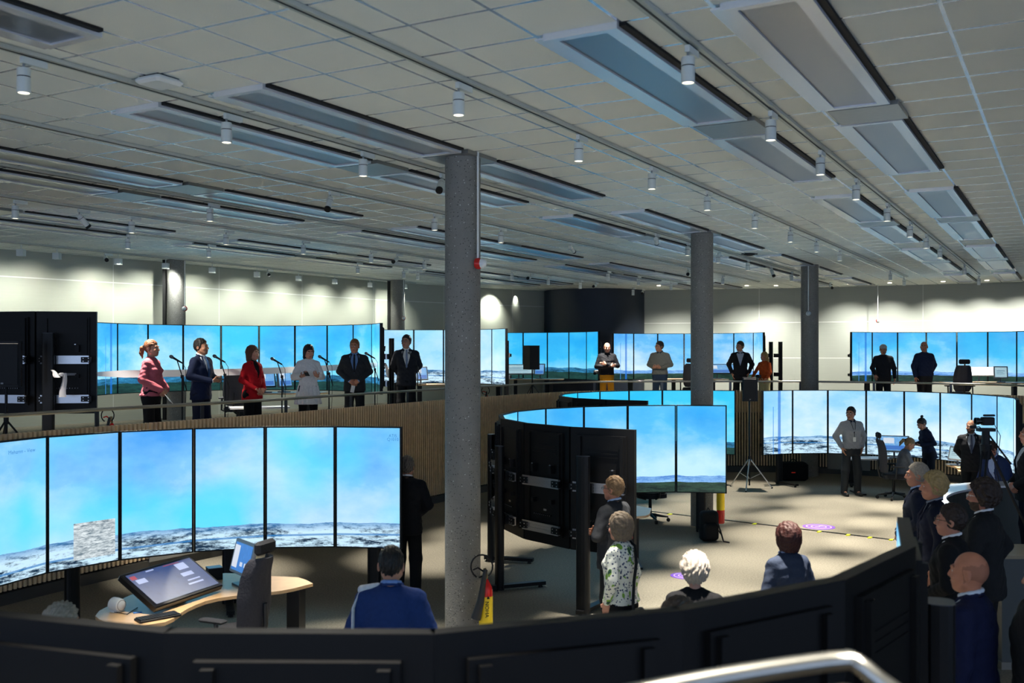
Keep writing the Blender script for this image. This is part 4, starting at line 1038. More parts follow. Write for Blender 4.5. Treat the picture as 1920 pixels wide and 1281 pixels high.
# ------------------------------------------------ onlookers along the far rail
A = person('bald man in black top and mustard trousers with folded arms at the far rail', yaw=4, top='sweater', topc='#14161d', legc='#c58a1c', hair='bald', skin='#c08c76', arms=('cross', 'cross'), head=(0, 8, 0), **P(1138, 642, 25.6, GF))
A = person('man in grey fleece and jeans holding his hands together at the far rail', yaw=-24, top='sweater', topc='#6a6b66', legc='#27384f', hair='short', hairc='#1c1613', skin='#b07c62', arms=('claspup', 'claspup'), collar='#23303f', head=(-40, 4, 0), glasses='#0d0d0f', girth=1.1, **P(1237, 640, 25.6, GF))
A = person('man in black suit with bow tie by the far rail, right of the second column', yaw=-14, topc='#17181d', legc='#101116', hair='short', hairc='#1b1512', skin='#b8836a', arms=('pocket', 'pocket'), shirt='#aeb8cc', tie='bow', glasses='#0d0d0f', head=(-38, 2, 0), **P(1388, 640, 26.0, GF))
A = person('blond woman in rust-orange jacket and pale trousers leaning on the far rail', yaw=-48, top='sweater', topc='#a8491c', legc='#b7b48f', hair='long', hairc='#a68a55', skin='#c08468', sex='f', arms=('rail', 'rail'), head=(-14, 5, 0), **P(1433, 660, 25.4, GF))
A = person('man in pale cap and dark shirt at the far rail', yaw=-10, top='sweater', topc='#1c1f25', legc='#1a1c22', hair='crop', hairc='#2c241f', skin='#a8775f', arms=('down', 'rail'), hat='#a9adb0', girth=1.06, head=(-6, 4, 0), **P(1656, 646, 24.7, GF))
A = person('bald man in navy zip sweater near the right end of the far rail', yaw=14, top='sweater', topc='#17233f', legc='#14161d', hair='buzz', hairc='#3a2b22', skin='#b07a60', arms=('hip', 'down'), girth=1.22, head=(-42, 0, 0), **P(1733, 640, 24.4, GF))
# ------------------------------------------------ lower floor
A = person('man in black suit seen from behind, right end of the front left video wall', yaw=172, topc='#0f1014', legc='#0c0d10', hair='short', hairc='#5c564f', skin='#a87760', arms=('clasp', 'clasp'), collar=None, shirt='#d6dbe2', **P(764, 855, 12.15, 0))
def uni(inf, t):
    U = inf['U']; K = Fld(.007); K.cap((.085, .012, 1.478), (.19, .015, 1.445), .014, .030, M=U)
    npmesh('epaulette', inf['fin']([K.mesh()]), fab('braid_silver', '#c9cdd6'), t)
    K = Fld(.006)
    for k in (0, .016): K.chain([(.20+k*.3, .02+k, 1.43), (.235+k*.3, .07+k, 1.34), (.235+k*.3, .085+k, 1.20), (.19, .10, 1.10)], [.007]*4, M=U)
    npmesh('aiguillette', inf['fin']([K.mesh()]), fab('braid_silver', '#c9cdd6'), t)
A = person('man in blue dress uniform with silver shoulder braid seen from behind, near the front', yaw=178, topc='#1d3468', legc='#16223f', hair='crop', hairc='#151213', skin='#b0806c', arms=('clasp', 'clasp'), girth=.98, shirt='#6f8fc8', extras=uni, h=.011, **P(734, 1022, 6.6, 0))
A = person('sandy-haired man in grey suit with folded arms behind the post of the centre ring', yaw=-128, topc='#2c2e33', legc='#1c1d22', hair='short', hairc='#7d6244', skin='#b37a62', arms=('cross', 'cross'), shirt='#9fb6dc', girth=1.14, glasses='#111111', h=.012, **P(1150, 893, 10.3, 0))
def strap(inf, t):
    pass
A = person('woman with grey-brown bob in white leaf-print blouse, shoulder bag across her back', yaw=-125, top='print', topc='#e6e9df', topmat=leafm, legc='#0f1013', hair='bobshort', hairc='#6a5c4c', skin='#bf8a76', sex='f', arms=('pocket', 'down'), glasses='#1a1a1c', girth=1.12, h=.011, head=(-8, 4, 0), **P(1163, 962, 8.6, 0))
w_ = A['w']; bag = thing('shoulder_bag', 'black shoulder bag with long strap worn by the woman in leaf print', 'bag', w_((.10, .20, .80)), math.radians(-125))
pp = [(-.10, .02, 1.485), (-.06, .12, 1.44), (.0, .165, 1.30), (.06, .172, 1.14), (.11, .19, .96), (.12, .20, .90)]
S_ = A['S']; orig = Vector((.10, .20, .80))*S_
def bagl(p): return tuple(Vector(p)*S_-orig)
MB().tube([bagl(p) for p in pp], .014, 8).build('strap', black, bag, True)
MB().box(bagl((.12, .215, .79)), (.30, .10, .22), bev=.03).build('pouch', mat('bag_black', '#0b0b0d', .45), bag); MB().box(bagl((.12, .275, .83)), (.28, .02, .12), bev=.005).build('flap', mat('bag_black', '#0b0b0d', .45), bag)
MB().box(bagl((-.085, .055, 1.50)), (.05, .03, .02)).build('buckle', mat('buckle_red', '#a32a35', .4), bag)
A = person('person with short white hair and dark top seen from behind, near the front', yaw=168, top='sweater', topc='#101014', legc='#0e0f12', hair='curly', hairc='#a0968c', skin='#b98a78', sex='f', arms=('down', 'down'), head=(10, 4, 0), girth=1.15, h=.011, **P(1303, 1038, 7.0, 0))
A = person('brown-haired person whose crown just shows over the nearest video wall, beside the white-haired person', yaw=120, top='sweater', topc='#8f8d89', legc='#15161a', hair='bobshort', hairc='#4b3a30', skin='#b98a78', sex='f', arms=('down', 'down'), head=(0, 16, 0), h=.012, **P(1268, 1122, 5.6, 0))
A = person('woman with short dark red-brown hair in slate blue jacket seen from behind', yaw=-158, top='jacket', topc='#333c50', legc='#15171d', hair='bobshort', hairc='#3a1713', skin='#b9806c', sex='f', arms=('down', 'down'), collar='#8f9fc4', girth=1.12, h=.011, **P(1476, 980, 8.15, 0))
A = person('older grey-haired man in dark navy suit, farthest of the onlookers at the right', yaw=-112, topc='#151b2c', legc='#12172a', hair='short', hairc='#8c8478', skin='#a8745e', arms=('clasp', 'clasp'), shirt='#a9bde0', girth=1.06, h=.012, **P(1719, 868, 10.9, 0))
A = person('man with wavy blond hair in dark navy jacket behind the grey-haired man', yaw=-106, topc='#12172a', legc='#101424', hair='wavy', hairc='#a28a5c', skin='#b67e64', arms=('down', 'down'), shirt='#7f8590', h=.012, head=(-4, 0, 0), **P(1750, 886, 9.7, 0))
A = person('dark-haired man with glasses in black suit, behind the bald man at the right', yaw=-122, topc='#101114', legc='#0e0f13', hair='short', hairc='#271a13', skin='#b07a64', arms=('clasp', 'clasp'), shirt='#e2e5ea', glasses='#15120f', girth=1.14, h=.011, **P(1782, 945, 8.05, 0))
A = person('bearded man with white-framed glasses in dark grey suit, elbow on the counter at the right', yaw=-128, topc='#1f2022', legc='#141518', hair='curly', hairc='#2b1e18', skin='#a8705c', arms=('cross', 'hip'), shirt='#dfe3ea', glasses='#d8d8d8', girth=1.2, beard='#4a3a30', h=.012, **P(1842, 901, 8.8, 0))
A = person('bald man in royal navy suit with white collar in the right foreground', yaw=-128, topc='#161c3c', legc='#11152c', hair='buzz', hairc='#6b5040', skin='#c08063', arms=('down', 'down'), shirt='#d8e2ee', girth=1.16, h=.011, head=(-6, 0, 0), **P(1817, 1032, 6.1, 0))
A = person('person in dark grey coat cut by the right edge of the picture', yaw=-95, top='coat', topc='#2a2a2b', legc='#15161a', hair='short', hairc='#3a2a20', skin='#c08a6c', arms=('down', 'down'), shirt=None, girth=1.2, h=.012, **P(1958, 1040, 5.9, 0))
struct('floor', MB().box((px(1934, 13.1), 13.2, .10), (1.0, 1.2, .20)), carpet)
A = person('bald man in black jacket and dark jeans at the right edge beside the camera tripod', yaw=-100, topc='#0f1014', legc='#141b2e', hair='bald', skin='#b07862', arms=('clasp', 'clasp'), shirt='#b9bcc2', girth=1.2, h=.013, **P(1930, 795, 13.1, .20))
def lany(inf, t):
    U = inf['U']; K = Fld(.006); K.chain([(.05, -.06, 1.46), (.03, -.115, 1.36), (.0, -.135, 1.22), (0, -.135, 1.16)], [.006]*4, M=U); K.chain([(-.05, -.06, 1.46), (-.03, -.115, 1.36), (.0, -.135, 1.22)], [.006]*3, M=U)
    ly = npmesh('lanyard', inf['fin']([K.mesh()]), black, t); K = Fld(.006); K.box((0, -.14, 1.11), (.06, .012, .09), .003, M=U); npmesh('badge', inf['fin']([K.mesh()]), paper, ly)
A = person('man in grey sweater with lanyard, hands in pockets, standing on the open floor', yaw=6, top='sweater', topc='#8e9096', legc='#262a2f', hair='short', hairc='#15100e', skin='#a8765e', arms=('pocket', 'pocket'), collar='#1b2338', glasses='#0d0d0f', head=(-44, 3, 0), stance=.125, extras=lany, **P(1596, 763, 20.8, 0))
A = person('woman with bun in dark navy blazer bending over the rear desk', yaw=-82, topc='#141a33', legc='#10131f', hair='bun', hairc='#1a1110', skin='#b07a62', sex='f', arms=('hold', 'hold'), lean=12, head=(0, 20, 0), X=px(1741, 20.95), Y=20.95, z0=0, height=1.64)
A = person('fair-haired woman in grey shirt seated at the rear desk', yaw=82, top='shirt', topc='#5d6470', legc='#3a3f49', hair='pony', hairc='#7b6547', skin='#b0806a', sex='f', arms=('reach', 'reach'), lean=14, sit=True, X=px(1688, 20.4), Y=20.4, z0=0, height=1.70, head=(0, 18, 0), girth=1.1)
A = person('balding bearded man in dark suit and tie standing behind the camera tripod', yaw=-24, topc='#15161b', legc='#101116', hair='fringe', hairc='#33271f', skin='#a8765e', arms=('behind', 'behind'), shirt='#9aa3b2', tie='#3a4258', beard='#3a2a20', head=(-18, 0, 0), **P(1821, 787, 18.4, 0))
A = person('brown-haired man in blue jacket leaning on the curved counter behind the tripod', yaw=-70, topc='#1c2c55', legc='#141b2e', hair='short', hairc='#3a2216', skin='#b57860', arms=('reach', 'reach'), shirt='#93a8d4', lean=27, glasses='#0d0d0f', head=(0, 6, 0), X=px(1884, 15.4), Y=15.4, z0=0, height=1.72, girth=1.12)
A = person('person at the lower left whose grey crown just shows over the nearest video wall', yaw=150, top='sweater', topc='#2a2a2e', legc='#15161a', hair='curly', hairc='#8f8a80', skin='#b98a78', sex='f', arms=('down', 'down'), h=.013, **P(118, 1134, 6.0, 0))
# ================================================================= FURNITURE AND EQUIPMENT
def yawv(deg): return math.radians(deg)
fabdark = fab('chair_fabric', '#26272c', .8); greyp = mat('chair_shell', '#1b1c1f', .45)
def office_chair(label, X, Y, z0, yaw, group=None, headrest=True):
    t = thing('office_chair', label, 'chair', (X, Y, z0), yawv(yaw), group)
    m = MB()
    for k in range(5):
        a = 2*PI*k/5+.3; e = Vector((math.cos(a)*.32, math.sin(a)*.32, .085)); m.tube([(0, 0, .13), tuple(e*.5+Vector((0, 0, .06))), tuple(e)], [.028, .022, .015], 8)
    base = m.build('base', greyp, t, True)
    for k in range(5):
        a = 2*PI*k/5+.3; MB().cyl((math.cos(a)*.32-.02*math.sin(a), math.sin(a)*.32+.02*math.cos(a), .035), (math.cos(a)*.32+.02*math.sin(a), math.sin(a)*.32-.02*math.cos(a), .035), .033, n=14).build('castor', rubber, base, True)
    MB().cyl((0, 0, .1), (0, 0, .43), .028).build('gas_lift', blackm, t, True)
    m = MB(); n = 20; pts = [(.25*math.copysign(abs(math.cos(2*PI*k/n))**.6, math.cos(2*PI*k/n)), -.02+.24*math.copysign(abs(math.sin(2*PI*k/n))**.6, math.sin(2*PI*k/n))) for k in range(n)]
    m.prism(pts, .43, .50); m.prism([(p[0]*.93, p[1]*.93) for p in pts], .50, .53); m.build('seat', fabdark, t, True)
    K = []; m = MB(); zz = [.55, .62, .75, .9, 1.05, 1.17, 1.21]; ww = [.17, .215, .235, .235, .21, .185, .14]; yy = [.20, .215, .235, .235, .25, .285, .30]
    for side in (0, 1):
        for z, w, y in zip(zz, ww, yy):
            for j in range(9):
                u = -1+j/4; K.append((w*u, y-.06*u*u+(.055*(1-abs(u)**4) if side else 0), z))
    fs = []; R_n = len(zz)
    for sd in (0, 1):
        for i in range(R_n-1):
            for j in range(8):
                a = sd*R_n*9+i*9+j; q = (a, a+1, a+10, a+9); fs.append(q if not sd else q[::-1])
    for i in range(R_n-1):
        for j in (0, 8):
            a = i*9+j; b = a+R_n*9; q = (a, a+9, b+9, b); fs.append(q if j == 0 else q[::-1])
    for i in (0, R_n-1):
        for j in range(8):
            a = i*9+j; b = a+R_n*9; q = (a, b, b+1, a+1); fs.append(q if i == 0 else q[::-1])
    m.add(K, fs); m.build('backrest', fab('chair_back_grey', '#3a3a42', .7), t, True)
    m = MB(); m.tube([(0, .1, .40), (0, .27, .45), (0, .31, .62), (0, .30, .8)], .022, 8); m.build('back_support', greyp, t, True)
    if headrest: 
        m = MB(); m.tube([(0, .30, 1.15), (0, .33, 1.25)], .018, 8); h = m.build('headrest_stem', greyp, t, True)
        MB().box((0, .30, 1.30), (.27, .07, .12), bev=.025).build('headrest', fabdark, t, True)
    for s in (-1, 1):
        m = MB(); m.tube([(.2*s, .03, .42), (.30*s, .03, .46), (.30*s, .0, .67)], .018, 8); ar = m.build('armrest', greyp, t, True); MB().box((.30*s, -.03, .685), (.09, .26, .03), bev=.012).build('arm_pad', fabdark, ar, True)
    return t
def desk(label, pts, z0, legs, name='desk', colm=None, th=.03, group=None):
    cx = sum(p[0] for p in pts)/len(pts); cy = sum(p[1] for p in pts)/len(pts)
    t = thing(name, label, 'desk', (cx, cy, z0), 0, group); L = [(p[0]-cx, p[1]-cy) for p in pts]
    sm_ = [tuple(p)[:2] for p in catmull([(*p, 0) for p in L+[L[0]]], .12)[:-1]]
    MB().prism(sm_, .72, .72+th).build('worktop', colm or wood, t)
    for lx_, ly_, w, d in legs:
        m = MB(); m.box((lx_-cx, ly_-cy, .37), (w, d, .70)); m.box((lx_-cx, ly_-cy, .015), (w+.05, .6 if w < .15 else d+.05, .03)); m.build('leg', blackm, t)
    return t
def monitor(label, X, Y, z, yaw, w=.36, h=.30, tilt=-15, scr='sky', z0=0, cat='monitor', casec='#9a9fa6'):
    t = thing('monitor', label, cat, (X, Y, z), yawv(yaw)); R = Matrix.Rotation(math.radians(tilt), 3, 'X')
    m = MB(); m.box((0, 0, .01), (.2, .16, .02)); m.cyl((0, .03, .02), (0, .03, .12), .02); m.build('stand', mat('stand_grey', '#5a5e64', .4, .4), t)
    m = MB(); m.box((0, .0, .10+h/2), (w, .035, h), M=R, bev=.008); b = m.build('casing', mat('case_'+casec.strip('#'), casec, .4), t)
    MB().add([Vector((0, 0, .10+h/2))+R @ Vector(p) for p in ((-w/2+.03, -.019, -h/2+.03), (w/2-.03, -.019, -h/2+.03), (w/2-.03, -.019, h/2-.03), (-w/2+.03, -.019, h/2-.03))], [(0, 1, 2, 3)]).build('screen', MATS[scr], b, uv=lambda v, i: ((0, 0), (1, 0), (1, 1), (0, 1))[i])
    return t
# screen content for desk displays
def ui_mat(name, base, blocks, strength=.8):
    g = G(name); uvn = g.n('ShaderNodeUVMap'); sp = g.n('ShaderNodeSeparateXYZ'); g.l(uvn.outputs[0], sp.inputs[0]); u, v = sp.outputs[0], sp.outputs[1]
    nz = g.noise(g.comb(g.math('MULTIPLY', u, 14), g.math('MULTIPLY', v, 6)), 1., 4); c = g.mix(g.ramp(nz, .5, .7), base[0], base[1])
    for (u0, u1, v0, v1, col) in blocks:
        m = g.math('MULTIPLY', g.math('LESS_THAN', g.math('ABSOLUTE', g.math('SUBTRACT', u, (u0+u1)/2)), (u1-u0)/2), g.math('LESS_THAN', g.math('ABSOLUTE', g.math('SUBTRACT', v, (v0+v1)/2)), (v1-v0)/2))
        c = g.mix(m, c, col)
    g.b.inputs['Base Color'].default_value = (.16, .16, .155, 1); g.b.inputs['Roughness'].default_value = .45
    g.l(c, g.b.inputs['Emission Color']); g.b.inputs['Emission Strength'].default_value = strength
ui_mat('strip_display', ('#2b4a8c', '#24407e'), [(.02, .10, .82, .93, '#c2284e'), (.05, .19, .66, .8, '#c3d2ff'), (.70, .86, .72, .93, '#c3d2ff'), (.66, .84, .5, .62, '#c3d2ff'), (.66, .86, .34, .38, '#c3d2ff'), (.62, .86, .22, .27, '#c3d2ff'), (.55, .80, .955, .975, '#c0403a'), (.28, .40, .94, .975, '#c3d2ff')])
ui_mat('sky', ('#6db4f2', '#9fd0fa'), [(.05, .95, .05, .35, '#3a78d0'), (.1, .5, .5, .9, '#e6f2ff')])
ui_mat('app_blue', ('#2f7ed8', '#3d8ee6'), [(.0, .3, .1, .9, '#e8eefc'), (.45, .6, .2, .35, '#dfe9ff'), (.7, .85, .2, .35, '#dfe9ff')])
ui_mat('info_pale', ('#a9d0de', '#bcdde6'), [(.15, .85, .6, .68, '#5b8ea8'), (.15, .7, .45, .5, '#5b8ea8'), (.15, .8, .3, .35, '#5b8ea8')])
# --- front left workstation
desk('curved oak-topped desk of the front left workstation', [(-1.96, 9.80), (-2.16, 10.06), (-2.50, 10.12), (-2.95, 10.25), (-3.38, 9.90), (-3.56, 9.40), (-3.62, 8.95), (-3.60, 8.60), (-3.26, 8.30), (-2.93, 8.40), (-2.88, 8.85), (-2.72, 9.22), (-2.20, 9.50)], 0, [(-2.12, 9.78, .12, .3), (-3.35, 8.8, .3, .12)])
t = thing('tilted_touch_display', 'large tilted touch display with a dark blue page lying on the front left desk', 'display', (-3.10, 9.115, .75))
o_ = Vector((-3.10, 9.115, .75)); bl, br, ul = Vector((-3.08, 8.62, .815)), Vector((-2.74, 9.46, .815)), Vector((-3.46, 8.77, 1.065)); ex = (br-bl).normalized(); ey = (ul-bl); ey = (ey-ex*ey.dot(ex)); hh = ey.length; ey.normalize(); ez = ex.cross(ey)
Mt = Matrix((ex, ey, ez)).transposed(); cc = (br+bl)/2+ey*hh/2-o_
m = MB(); m.box(cc-ez*.03, ((br-bl).length, hh, .06), M=Mt, bev=.008); cs = m.build('casing', mat('bezel_black', '#0c0c10', .3), t)
L2_ = (br-bl).length/2-.035; H2_ = hh/2-.035
MB().add([cc+ez*.004+ex*a*L2_+ey*b*H2_ for a, b in ((-1, -1), (1, -1), (1, 1), (-1, 1))], [(0, 1, 2, 3)]).build('screen', MATS['strip_display'], cs, uv=lambda v, i: ((0, 0), (1, 0), (1, 1), (0, 1))[i])
m = MB(); m.box(cc-ez*.13-Vector((0, 0, .03)), (.3, .1, .12)); m.build('mount', black, t)
office_chair('grey high-backed swivel chair with headrest at the front left desk', -2.47, 8.95, 0, -112)
monitor('grey-framed monitor with blue page on the front left desk beside the chair', -2.62, 9.72, .75, -52, .46, .33, -14, 'app_blue')
t = thing('desk_camera', 'small white rounded camera with dark lens on the left end of the front desk', 'camera', (px(220, 8.75), 8.75, .75), yawv(60))
MB().lathe((0, .0, .06), [(.03, .07), (.055, .05), (.06, 0), (.06, -.05), (.05, -.055)], 20, Matrix.Rotation(PI/2, 3, 'X')).build('shell', white, t, True); MB().lathe((0, -.056, .06), [(.045, 0), (.045, .004)], 20, Matrix.Rotation(PI/2, 3, 'X')).build('lens', black, t, True); MB().box((0, 0, .008), (.09, .09, .016)).build('base', white, t)
t = thing('keyboard', 'black keyboard near the front edge of the left desk', 'keyboard', (-3.03, 8.52, .75), yawv(42)); MB().box((0, 0, .01), (.36, .14, .02), bev=.004).build('tray', black, t)
m = MB()
for r in range(5):
    for k in range(14): m.box((-.158+k*.0243, -.05+r*.025, .024), (.02, .02, .008))
m.build('keys', mat('keys', '#1d2126', .5), t)
t = thing('desk_microphone', 'black desk microphone unit on the right wing of the front desk', 'microphone', (px(485, 9.62), 9.62, .75), yawv(20)); MB().box((0, 0, .02), (.2, .15, .04), bev=.012).build('base', black, t); MB().tube([(-.05, .04, .04), (-.05, .03, .12), (-.05, .01, .16)], .012, 8).build('gooseneck', black, t, True); MB().box((.03, -.03, .045), (.09, .07, .01)).build('keypad', mat('keypad_blue', '#3f5d9a', .4), t)
t = thing('control_box', 'small dark box with pale top standing behind the tilted touch display', 'box', (px(403, 10.0), 9.98, .75), yawv(30)); MB().box((0, 0, .06), (.14, .12, .12)).build('shell', black, t); MB().box((0, 0, .122), (.14, .12, .006)).build('top_plate', mat('pale_blue', '#9fb3cc', .4), t)
tag(MB().box((px(258, 8.7), 8.70, .752), (.07, .04, .006), .4).build('sticky_note', mat('note_blue', '#4f83cf', .6)), 'small blue note on the desk beside the white desk camera', 'note')
m = MB(); m.tube([(px(215, 8.7), 8.7, .757), (px(240, 8.65), 8.63, .757), (px(262, 8.9), 8.85, .757)], .004, 6); tag(m.build('desk_cable', black), 'thin black cable running from the white desk camera', 'cable')
# --- rear right workstation
pale = mat('pale_worktop', '#c7c9cd', .35)
desk('pale desk wing behind the seated woman at the rear right', [(7.15, 20.98), (7.2, 21.35), (7.8, 21.5), (8.15, 21.3), (7.8, 21.0)], 0, [(7.35, 21.15, .1, .1)], colm=pale)
desk('rounded oak desk between the standing woman and the man in dark suit', [(8.45, 18.85), (8.95, 18.75), (9.2, 19.3), (9.1, 20.05), (8.75, 20.1), (8.7, 19.5)], 0, [(8.85, 19.3, .12, .12)])
tag(MB().prism([(8.85+.22*math.cos(2*PI*k/24)*1.4, 19.1+.2*math.sin(2*PI*k/24)) for k in range(24)], .75, .785).build('turntable', wood), 'round wooden board lying on the rounded rear desk', 'board')
monitor('grey-framed monitor with pale page on the rounded rear desk', 8.82, 19.75, .75, -60, .34, .28, -16, 'info_pale')
monitor('tilted pale display between the two women at the rear desk', 8.12, 21.15, .75, -20, .6, .4, -35, 'sky')
office_chair('dark swivel chair with headrest under the seated woman at the rear desk', 7.80, 20.35, 0, 82)
t = thing('office_chair', 'empty dark swivel chair seen under the sea-view displays', 'chair', (0, 0, 0)); bpy.data.objects.remove(t)
office_chair('swivel chair whose star base shows under the sea-view ring', px(1216, 17.9), 17.7, 0, 120, headrest=False)
# desk inside the centre ring, only its corner shows
desk('oak desk corner showing beside the dark ring, above the white-haired person', [(px(1222, 14.4), 14.45), (1.75, 14.7), (1.3, 14.3), (1.35, 13.8), (1.85, 13.8)], 0, [(1.72, 14.1, .14, .12)])
# --- gallery desks, chairs and monitors
def gdesk(lab, xx, D, w, yaw=0):
    X = px(xx, D); c, s = math.cos(math.radians(yaw)), math.sin(math.radians(yaw)); P_ = [(-w/2, -.3), (w/2, -.3), (w/2+.1, .1), (w/2, .35), (-w/2, .35), (-w/2-.1, .1)]
    return desk(lab, [(X+a*c-b*s, D+a*s+b*c) for a, b in P_], GF, [(X-w*.35*c, D-w*.35*s, .1, .12), (X+w*.35*c, D+w*.35*s, .1, .12)], group='gallery desks')
gdesk('gallery desk behind the woman in red and the woman in white', 520, 19.8, 1.7, 15); gdesk('gallery desk right of the tall man with glasses', 822, 24.6, 1.3, 0)
gdesk('gallery desk under the black loudspeaker by the navy core', 1000, 29.3, 1.5, -5); gdesk('gallery desk behind the second column', 1300, 29.3, 1.7, 5); gdesk('gallery desk at the right end of the far rail', 1850, 26.2, 1.9, -12)
monitor('dark monitor on the gallery desk beside the woman in red', px(498, 19.7), 19.7, GF+.75, 40, .42, .34, -10, 'sky', casec='#3a3f4a')
monitor('grey monitor on the gallery desk left of the woman in white', px(533, 19.9), 19.9, GF+.75, 60, .40, .34, -10, 'sky', casec='#6d7480')
monitor('small grey monitor right of the tall man with glasses', px(790, 24.4), 24.4, GF+.75, 30, .34, .34, -12, 'sky', casec='#79808a')
monitor('pale display on the gallery desk left of the black loudspeaker', px(973, 29.3), 29.3, GF+.75, 8, .9, .34, -30, 'info_pale')
monitor('small monitor on the gallery desk right of the black loudspeaker', px(1012, 29.4), 29.4, GF+.75, -20, .32, .34, -12, 'sky')
monitor('wide tilted display behind the man with the bow tie', px(1345, 29.4), 29.4, GF+.75, 5, 1.1, .36, -38, 'sky', casec='#22252b')
monitor('grey monitor on the desk at the right end of the far rail', px(1876, 26.0), 26.0, GF+.75, -18, .34, .32, -12, 'info_pale')
monitor('wide pale display lying behind the empty gallery chair at the right', px(1836, 26.9), 26.9, GF+.75, -5, .9, .32, -45, 'info_pale')
office_chair('dark gallery chair between the man in navy suit and the woman in red', px(446, 18.9), 18.9, GF, 180, 'gallery chairs', False)
office_chair('dark gallery chair left of the second column', px(1296, 28.3), 28.3, GF, 170, 'gallery chairs')
office_chair('empty dark gallery chair right of the man in navy sweater', px(1800, 25.2), 25.2, GF, 175, 'gallery chairs')
tag(MB().box((px(478, 16.95), 17.25, GF+.60), (1.0, .4, .03), .35).build('low_shelf', pale), 'white low shelf behind the woman in red, seen through the handrail', 'shelf')
# --- microphones
def mic_stand(lab, xm, ym, D):
    X = px(xm, D); zt = zpx(ym, D)-GF; t = thing('microphone_stand', lab, 'microphone stand', (X+.16, D, GF), 0, 'microphone stands of the gallery row')
    m = MB(); m.cyl((0, 0, .1), (0, 0, zt-.32), .011, n=10); m.build('pole', black, t, True)
    m = MB()
    for k in range(3): a = 2*PI*k/3+.5; m.tube([(0, 0, .18), (.28*math.cos(a), .28*math.sin(a), .012)], .009, 8)
    m.build('tripod_base', black, t, True)
    m = MB(); m.cyl((.07, 0, zt-.52), (-.075, 0, zt-.07), .008, n=10); m.build('boom', black, t, True); MB().box((0, 0, zt-.31), (.04, .03, .05)).build('clutch', black, t)
    d = Vector((-.86, 0, .50)).normalized(); b = Vector((-.075, 0, zt-.06))
    m = MB(); m.tube([b+d*(-.09), b+d*.07], [.011, .017], 12); mc = m.build('microphone', black, t, True); mm = MB(); R = d.to_track_quat('Z', 'Y').to_matrix(); mm.lathe(b+d*.07, [(.017, 0), (.027, .02), (.027, .045), (.015, .062)], 14, R); mm.build('grille', mat('mic_mesh', '#6f7176', .35, .8), mc, True)
    MB().tube([b+d*(-.09), (.05, 0, zt-.18), (.06, 0, zt-.45), (.03, .02, .2)], .004, 6).build('cable', black, t, True)
for lab, x, y, D in (('microphone stand between the woman in pink and the man in navy', 322, 668, 15.0), ('microphone stand right of the man in navy suit', 403, 667, 15.7), ('microphone stand right of the woman in red', 511, 672, 16.7), ('microphone stand right of the woman in white', 600, 668, 17.5), ('microphone stand right of the man in charcoal suit', 687, 662, 18.6), ('microphone stand in front of the tall man with glasses', 768, 661, 19.75)):
    mic_stand(lab, x, y, D)
# --- ribbon
a0 = Vector((px(104, 13.72), 13.72, 2.71)); b0 = Vector((px(722, 20.5), 20.5, 2.745)); a0.y -= .0
silk = mat('ribbon_silk', '#f6f3f6', .4)
_nt = silk.node_tree; _tr = _nt.nodes.new('ShaderNodeBsdfTranslucent'); _tr.inputs[0].default_value = (.93, .92, .95, 1); _mx = _nt.nodes.new('ShaderNodeMixShader'); _mx.inputs[0].default_value = .55
_nt.links.new(_nt.nodes['Principled BSDF'].outputs[0], _mx.inputs[1]); _nt.links.new(_tr.outputs[0], _mx.inputs[2]); _nt.links.new(_mx.outputs[0], _nt.nodes['Material Output'].inputs[0])
t = thing('ceremonial_ribbon', 'long white ribbon stretched behind the gallery row between two posts', 'ribbon', tuple(a0)); N = 40; vs = []; fs = []
for i in range(N+1):
    s = i/N; p = a0.lerp(b0, s)-a0; hw = .055*min(1, max(.3, (s-.01)/.14))*min(1, max(.35, (1-s)/.05)); sag = -.05*math.sin(PI*s)
    for q in (-1, 0, 1): vs.append(p+Vector((0, .012*math.sin(s*25+q), sag+q*hw)))
for i in range(N):
    for q in (0, 1): fs.append((i*3+q, (i+1)*3+q, (i+1)*3+q+1, i*3+q+1))
band = MB().add(vs, fs).build('band', silk, t, True)
def tail(p, dx, L, w, nm='loose_end'):
    vs = []; K = 8
    for i in range(K+1):
        s = i/K; c = Vector(p)+Vector((dx*s+.01*math.sin(s*6), -.05*s, -L*s)); ww = w*(.5+.5*s)
        vs += [c+Vector((-ww/2, 0, 0)), c+Vector((0, -.015, 0)), c+Vector((ww/2, 0, 0))]
    f = [(i*3+q, i*3+q+1, (i+1)*3+q+1, (i+1)*3+q) for i in range(K) for q in (0, 1)]; n = len(vs); vs += [v+Vector((0, .006, 0)) for v in vs]; f += [tuple(i+n for i in g_[::-1]) for g_ in f]
    MB().add(vs, f).build(nm, silk, t, True)
tail((.14, -.03, .02), .0, .33, .10); tail((-.03, -.03, .06), .10, .10, .09); tail(tuple(b0-a0+Vector((.0, -.06, .03))), .12, .30, .10)
MB().box((b0-a0)+Vector((-.01, -.03, 0)), (.08, .1, .07), bev=.02).build('knot', silk, t); MB().box((.1, -.03, .0), (.07, .09, .05), bev=.02).build('knot', silk, t)
